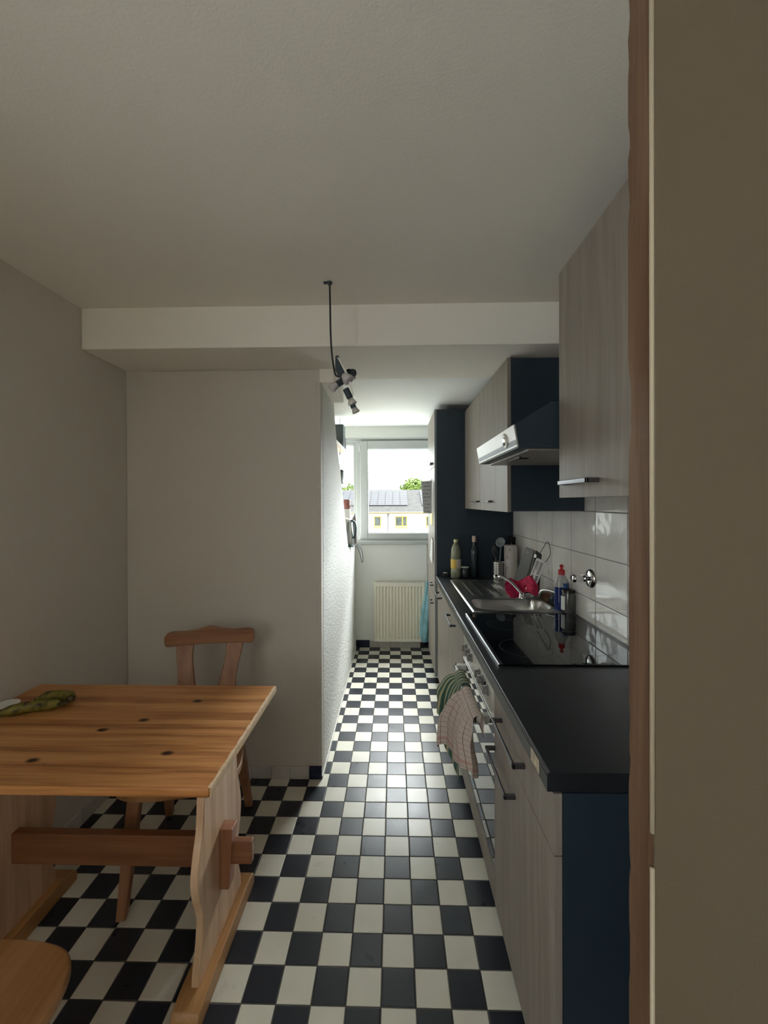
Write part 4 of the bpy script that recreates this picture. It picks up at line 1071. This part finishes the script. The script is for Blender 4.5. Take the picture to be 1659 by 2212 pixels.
M['pine_y'] = wood_mat('varnished_pine_foot', (0.46, 0.24, 0.09, 1), (0.33, 0.15, 0.05, 1), (0.54, 0.31, 0.14, 1), 1, rings=26, rough=0.4)
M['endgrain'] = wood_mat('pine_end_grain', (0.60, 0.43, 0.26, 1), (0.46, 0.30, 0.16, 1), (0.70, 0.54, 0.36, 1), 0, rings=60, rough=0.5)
tb = thing('dining_table', 'orange varnished pine trestle table with dark knots against the left wall', 'table', (-0.92, 1.30, 0))
obj('tabletop', B(TX0, TX1 - 0.004, TY0_, TY1_, TZ - 0.024, TZ), M['tabletop'], tb, bevel=0.004)
# pale worn right edge
bm = BM(); rows = []
for i in range(61):
    y = TY0_ + 0.004 + (TY1_ - TY0_ - 0.008) * i / 60
    w = 0.0035 + 0.003 * max(0, noise.noise(Vector((y * 30, 1, 2)))) + (0.002 if i % 7 < 3 else 0)
    rows.append([bm.verts.new(q) for q in ((TX1 - 0.004 - w, y, TZ + 0.0002), (TX1 - 0.0015, y, TZ - 0.0008), (TX1, y, TZ - 0.006), (TX1, y, TZ - 0.0205), (TX1 - 0.004, y, TZ - 0.0242))])
for a, b in zip(rows, rows[1:]):
    for k in range(4): bm.faces.new((a[k], b[k], b[k + 1], a[k + 1]))
bm.faces.new(rows[0]); bm.faces.new(rows[-1][::-1])
obj('worn_edge', bm, M['endgrain'], tb)
def trestle(xr, name):
    # wavy upright plank
    near = [(1.190, TZ - 0.024), (1.192, 0.60), (1.186, 0.55), (1.180, 0.48), (1.160, 0.42), (1.147, 0.365), (1.152, 0.31), (1.172, 0.25), (1.180, 0.215), (1.172, 0.15), (1.156, 0.10), (1.150, 0.055)]
    pts = [(y, z) for y, z in near] + [(2.625 - y, z) for y, z in reversed(near)]
    sp_ = [(q.x, q.y) for q in spline([Vector((a, b, 0)) for a, b in near], 4)]
    sp2 = [(2.625 - a, b) for a, b in reversed(sp_)]
    o = obj('trestle', prism(BM(), sp_ + sp2, 0, xr - 0.024, xr), M['pine_z'], tb, bevel=0.004)
    prof = [(1.085, 0.0), (1.085, 0.03), (1.10, 0.05), (1.14, 0.058), (1.485, 0.058), (1.525, 0.05), (1.54, 0.03), (1.54, 0.0)]
    obj('foot', prism(BM(), prof, 0, xr - 0.052, xr + 0.026), M['pine_y'], o, bevel=0.004)
    obj('top_cleat', B(xr - 0.05, xr + 0.02, 1.10, 1.52, TZ - 0.05, TZ - 0.0245) if False else prism(BM(), [(1.09, TZ - 0.0245), (1.535, TZ - 0.0245), (1.50, TZ - 0.055), (1.125, TZ - 0.055)], 0, xr - 0.054, xr - 0.0245), M['pine_y'], o, bevel=0.003)
trestle(-0.555, 'a'); trestle(-1.235, 'b')
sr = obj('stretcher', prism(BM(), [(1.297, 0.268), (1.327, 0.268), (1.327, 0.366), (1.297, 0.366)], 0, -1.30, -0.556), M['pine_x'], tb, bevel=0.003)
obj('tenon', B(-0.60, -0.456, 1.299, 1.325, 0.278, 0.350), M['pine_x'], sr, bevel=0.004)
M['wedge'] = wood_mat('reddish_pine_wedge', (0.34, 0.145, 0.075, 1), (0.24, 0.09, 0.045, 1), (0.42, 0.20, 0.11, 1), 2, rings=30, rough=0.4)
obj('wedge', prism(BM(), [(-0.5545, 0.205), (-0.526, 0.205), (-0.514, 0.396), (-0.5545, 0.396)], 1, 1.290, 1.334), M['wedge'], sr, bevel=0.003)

# chair, built in its own space: seat front towards -y, back towards +y
M['chair'] = wood_mat('reddish_pine_chair', (0.32, 0.145, 0.072, 1), (0.21, 0.085, 0.04, 1), (0.39, 0.195, 0.10, 1), 2, rings=26, rough=0.4)
M['chair_x'] = wood_mat('reddish_pine_rail', (0.32, 0.145, 0.072, 1), (0.21, 0.085, 0.04, 1), (0.39, 0.195, 0.10, 1), 0, rings=26, rough=0.4)
M['seatw'] = wood_mat('pine_chair_seat', (0.34, 0.165, 0.062, 1), (0.23, 0.10, 0.035, 1), (0.42, 0.225, 0.095, 1), 1, rings=16, rough=0.38)
def chair(label, loc, rz, group):
    t = thing('dining_chair', label, 'chair', loc, rz, group)
    ORG[t.name] = Vector((0, 0, 0))
    # seat: wider and rounded at the front
    pts = []
    fr = [(-0.205, -0.12), (-0.210, -0.20), (-0.195, -0.265), (-0.155, -0.303), (-0.08, -0.322), (0, -0.327)]
    pts = fr + [(-a, b) for a, b in reversed(fr[:-1])] + [(0.175, 0.12), (0.150, 0.135), (-0.150, 0.135), (-0.175, 0.12)]
    cur = [(q.x, q.y) for q in spline([Vector((a, b, 0)) for a, b in pts[:11]], 6)]
    pts = cur + pts[11:]
    obj('seat', prism(BM(), pts, 2, 0.425, 0.452), M['seatw'], t, bevel=0.007, seg=3)
    for sx, sy in ((-1, -1), (1, -1), (-1, 1), (1, 1)):
        top = Vector((sx * 0.145, -0.215 if sy < 0 else 0.075, 0.424)); bot = Vector((sx * 0.175, -0.265 if sy < 0 else 0.215, 0.0))
        bm = BM(); q = []
        for k, s in ((0, 0.021), (0.45, 0.020), (1, 0.0155)):
            c = top.lerp(bot, k); q.append([bm.verts.new(c + Vector((a * s, b * s, 0))) for a, b in ((-1, -1), (1, -1), (1, 1), (-1, 1))])
        for a, b in zip(q, q[1:]):
            for i in range(4): bm.faces.new((a[i], a[(i + 1) % 4], b[(i + 1) % 4], b[i]))
        bm.faces.new(q[0]); bm.faces.new(q[-1][::-1])
        obj('leg', bm, M['chair'], t, bevel=0.004)
    for sx in (-1, 1):
        # wavy slat of the back, leaning
        n = 18; L_, R_ = [], []
        for i in range(n + 1):
            z = 0.44 + 0.375 * i / n; k = i / n
            cx = sx * (0.092 + 0.010 * k); w = 0.0385 + 0.0055 * math.sin(k * 2 * PI * 1.05 + 0.5)
            off = sx * 0.010 * math.sin(k * 2 * PI + 2.4)
            y = 0.09 + 0.155 * k
            L_.append((cx + off - w, y, z)); R_.append((cx + off + w, y, z))
        bm = BM(); vs = []
        for a, b in zip(L_, R_): vs.append([bm.verts.new(v) for v in (a, b, (b[0], b[1] + 0.022, b[2] + 0.004), (a[0], a[1] + 0.022, a[2] + 0.004))])
        for a, b in zip(vs, vs[1:]):
            for i in range(4): bm.faces.new((a[i], a[(i + 1) % 4], b[(i + 1) % 4], b[i]))
        bm.faces.new(vs[0]); bm.faces.new(vs[-1][::-1])
        obj('back_slat', bm, M['chair'], t, bevel=0.004)
    top = [(-0.197, 0.770), (-0.200, 0.785), (-0.199, 0.810), (-0.190, 0.824), (-0.172, 0.830), (-0.10, 0.829), (-0.055, 0.836), (-0.02, 0.846), (0.0, 0.849)]
    pts = top + [(-a, b) for a, b in reversed(top[:-1])] + [(0.185, 0.764), (0.13, 0.768), (0, 0.772), (-0.13, 0.768), (-0.185, 0.764)]
    bm = prism(BM(), pts, 1, 0.222, 0.258)
    obj('top_rail', bm, M['chair_x'], t, bevel=0.006, seg=3)
    return t
chair('reddish pine chair with a curved top rail between the table and the far wall', (-0.820, 1.690, 0), 0.192, 'pine dining chairs')
chair('pine chair at the near side of the table, only its rounded seat corner in view', (-0.868, 0.580, 0), PI + 0.05, 'pine dining chairs')

# bananas
ban = None
def banana_mat():
    m, N, L, p = new_mat('ripening_banana_skin'); g = G(N, L)
    tc = N.new('ShaderNodeTexCoord'); uv = N.new('ShaderNodeUVMap')
    n = g.noise(tc.outputs['Object'], 40, 4)
    L.new(g.ramp(n, [(0.34, (0.035, 0.028, 0.01, 1)), (0.5, (0.17, 0.145, 0.025, 1)), (0.78, (0.27, 0.235, 0.04, 1))]), p.inputs['Base Color']); p.inputs['Roughness'].default_value = 0.5
    return m
bmn = banana_mat()
dark_tip = mat('dark_banana_stem', (0.05, 0.045, 0.02), 0.6)
def banana(label, pts):
    t = thing('banana', label, 'banana', pts[0], group='bananas on the table')
    path = spline(pts, 6); n = len(path)
    rs = [0.019 * min(1, 0.30 + 3.2 * (i / (n - 1))) * min(1, 0.42 + 3.0 * (1 - i / (n - 1))) for i in range(n)]
    obj('peel', tube(BM(), path, rs, 7), bmn, t, smooth=True)
    d = (Vector(pts[-1]) - Vector(pts[-2])).normalized()
    obj('stem', tube(BM(), [Vector(pts[-1]) - d * 0.002, Vector(pts[-1]) + d * 0.012, Vector(pts[-1]) + d * 0.03 + Vector((0, 0, 0.004))], [0.0085, 0.006, 0.007], 7), dark_tip, t)
    d0 = (Vector(pts[0]) - Vector(pts[1])).normalized()
    obj('tip', tube(BM(), [Vector(pts[0]) - d0 * 0.001, Vector(pts[0]) + d0 * 0.006], [0.006, 0.004], 7), dark_tip, t)
bz = TZ + 0.0195
banana('front ripening banana lying on the table at the left', [(-1.315, 1.325, bz - 0.004), (-1.27, 1.352, bz), (-1.225, 1.378, bz), (-1.18, 1.388, bz), (-1.145, 1.382, bz + 0.004)])
banana('rear dark banana lying behind another banana on the table', [(-1.268, 1.430, bz - 0.004), (-1.235, 1.448, bz), (-1.195, 1.456, bz), (-1.16, 1.445, bz), (-1.138, 1.420, bz + 0.006)])
# plate and jug at the left end
o = obj('plate', lathe(BM(), (-1.357, 1.412, TZ + 0.0003), [(0, 0), (0.026, 0), (0.036, 0.006), (0.037, 0.008), (0.035, 0.0085), (0.026, 0.004), (0, 0.003)], 36), M['white_pl'], smooth=True)
tag(o, 'small white plate on the table against the left wall', 'plate')

# ================================================================== OUTSIDE
HY = 38.0
hs = thing('row_house', 'white house with yellow window frames and solar panels outside the window', 'house', (0, HY, -7))
wallm = mat('white_render', (0.42, 0.415, 0.39), 0.9)
roofm = mat('pale_grey_roof_tiles', (0.050, 0.0485, 0.0465), 0.9, spec=0.03, var=(3, 0.18), bump=(30, 0.5, 0.05))
yel = mat('yellow_frame_paint', (0.26, 0.17, 0.012), 0.5)
obj('wall', B(-26, 26, HY, HY + 9, -7, 0.50), wallm, hs)
bm = BM(); prism(bm, [(HY - 0.45, 0.40), (HY - 0.45, 0.55), (43.6, 2.72), (43.8, 2.72), (HY + 9.4, 0.55), (HY + 9.4, 0.40)], 0, -26.3, 26.3)
obj('roof', bm, roofm, hs)
obj('gutter', tube(BM(), [(-26, HY - 0.52, 0.46), (26, HY - 0.52, 0.46)], 0.075, 8), mat('ochre_gutter', (0.12, 0.09, 0.03), 0.5), hs)
obj('drainpipe', tube(BM(), spline([(-0.45, HY - 0.5, 0.42), (-0.55, HY - 0.15, 0.1), (-0.56, HY - 0.1, -0.1), (-0.56, HY - 0.1, -7)], 4), 0.05, 8), mat('grey_pipe', (0.1, 0.1, 0.1), 0.4), hs)
for x0, x1, mull in ((-1.84, -1.19, 0), (0.10, 1.20, 1), (2.93, 3.65, 0), (-5.3, -4.2, 1), (5.6, 6.7, 1)):
    bm = BM(); ring(bm, x0, x1, -0.80, 0.13, 0.075, HY - 0.03, HY + 0.05)
    if mull: box(bm, x0 + 0.62, x0 + 0.74, HY - 0.04, HY + 0.05, -0.80, 0.13)
    w = obj('window', bm, yel, hs)
    obj('pane', B(x0 + 0.07, x1 - 0.07, HY - 0.012, HY - 0.004, -0.74, 0.07), mat('house_glass', (0.04, 0.047, 0.043), 0.25, spec=0.25, var=(2.2, 0.5)), w)
    obj('sill', B(x0 - 0.02, x1 + 0.02, HY - 0.09, HY, -0.96, -0.88), yel, w)
# solar modules on the roof slope
slope = math.atan2(2.72 - 0.55, 43.6 - HY + 0.45)
pvm, N, L, p = new_mat('solar_cells'); g = G(N, L)
tc = N.new('ShaderNodeTexCoord'); sp = N.new('ShaderNodeSeparateXYZ'); L.new(tc.outputs['Object'], sp.inputs[0])
cu = g.op('ABSOLUTE', g.op('SUBTRACT', g.op('FRACT', g.op('MULTIPLY', sp.outputs['X'], 8.6)), 0.5))
L.new(g.mix(g.op('GREATER_THAN', cu, 0.36), (0.020, 0.021, 0.026, 1), (0.070, 0.070, 0.074, 1)), p.inputs['Base Color']); p.inputs['Roughness'].default_value = 0.6; p.inputs['Specular IOR Level'].default_value = 0.03
rowlen = 0.545
first = None
def slope_pt(x, s, up): return (x, HY - 0.45 + s * math.cos(slope) - up * math.sin(slope), 0.55 + s * math.sin(slope) + up * math.cos(slope))
count = 0
for x0, ncol in ((-6.2, 8), (-0.2 - 1.42 + 0.0, 4), (2.36, 0)):
    pass
cols_x = [1.30 - 0.72 * (k + 1) for k in range(10)] + [2.62, 3.34]
for cx in cols_x:
    for r_ in range(8):
        s = 1.55 + r_ * rowlen
        if first is None:
            bm = BM(); box(bm, 0.015, 0.705, 0, rowlen - 0.05, 0.0, 0.04)
            first = obj('solar_panel', bm, pvm, hs, local=True)
            o = first
        else:
            o = first.copy(); C.objects.link(o); o.parent = hs
        q = slope_pt(cx, s, 0.05)
        o.location = (q[0], q[1] - HY, q[2] + 7); o.rotation_euler = (slope, 0, 0)
# trees beyond
leafm = mat('lime_leaves', (0.085, 0.13, 0.014), 0.7, var=(0.9, 0.45))  # lime green leaf colour, varied at random
def tree(label, c, rx, rz, base, seed, n):
    random.seed(seed)
    t = thing('tree', label, 'tree', (c[0], c[1], base), group='trees behind the house')
    bm = BM()
    for k in range(n):
        while True:
            v = Vector((random.uniform(-1, 1), random.uniform(-1, 1), random.uniform(-1, 1)))
            if 0.25 < v.length < 1: break
        v = v * (0.82 + 0.3 * noise.noise(v * 2.3 + Vector((seed, 0, 0))))
        q = Vector(c) + Vector((v.x * rx, v.y * rx, v.z * rz))
        s = random.uniform(0.10, 0.26)
        a = Vector((random.uniform(-1, 1), random.uniform(-1, 1), random.uniform(-1, 1))).normalized(); b = a.orthogonal().normalized()
        bm.faces.new([bm.verts.new(q + d) for d in (a * s, b * s * 0.5, -a * s, -b * s * 0.5)])
    obj('crown', bm, leafm, t)
    bm = BM(); tube(bm, [(c[0], c[1], base), (c[0] + 0.1, c[1], c[2] - rz * 0.4), (c[0], c[1], c[2] + rz * 0.3)], [0.3, 0.2, 0.05], 8)
    for k in range(6):
        a = k * 1.05; tube(bm, [(c[0], c[1], c[2] - rz * 0.45), (c[0] + rx * 0.7 * math.cos(a), c[1] + rx * 0.7 * math.sin(a), c[2] + rz * 0.3 * math.sin(k * 2.1))], [0.12, 0.03], 6)
    obj('trunk', bm, mat('bark', (0.10, 0.08, 0.06), 0.9), t)
tree('pale green tree above the roof ridge at the right of the window', (2.65, 52, 3.0), 2.15, 1.75, -7, 4, 2600)
tree('pale green tree above the roof ridge in the left window pane', (-6.6, 52, 2.5), 2.6, 1.7, -7, 9, 2600)
struct('ground', B(-60, 60, 6, 120, -7.3, -7), mat('pale_bounce_ground', (0.38, 0.375, 0.345), 0.95, var=(0.5, 0.1)))  # ground out of view, made pale to bounce daylight onto the ceiling
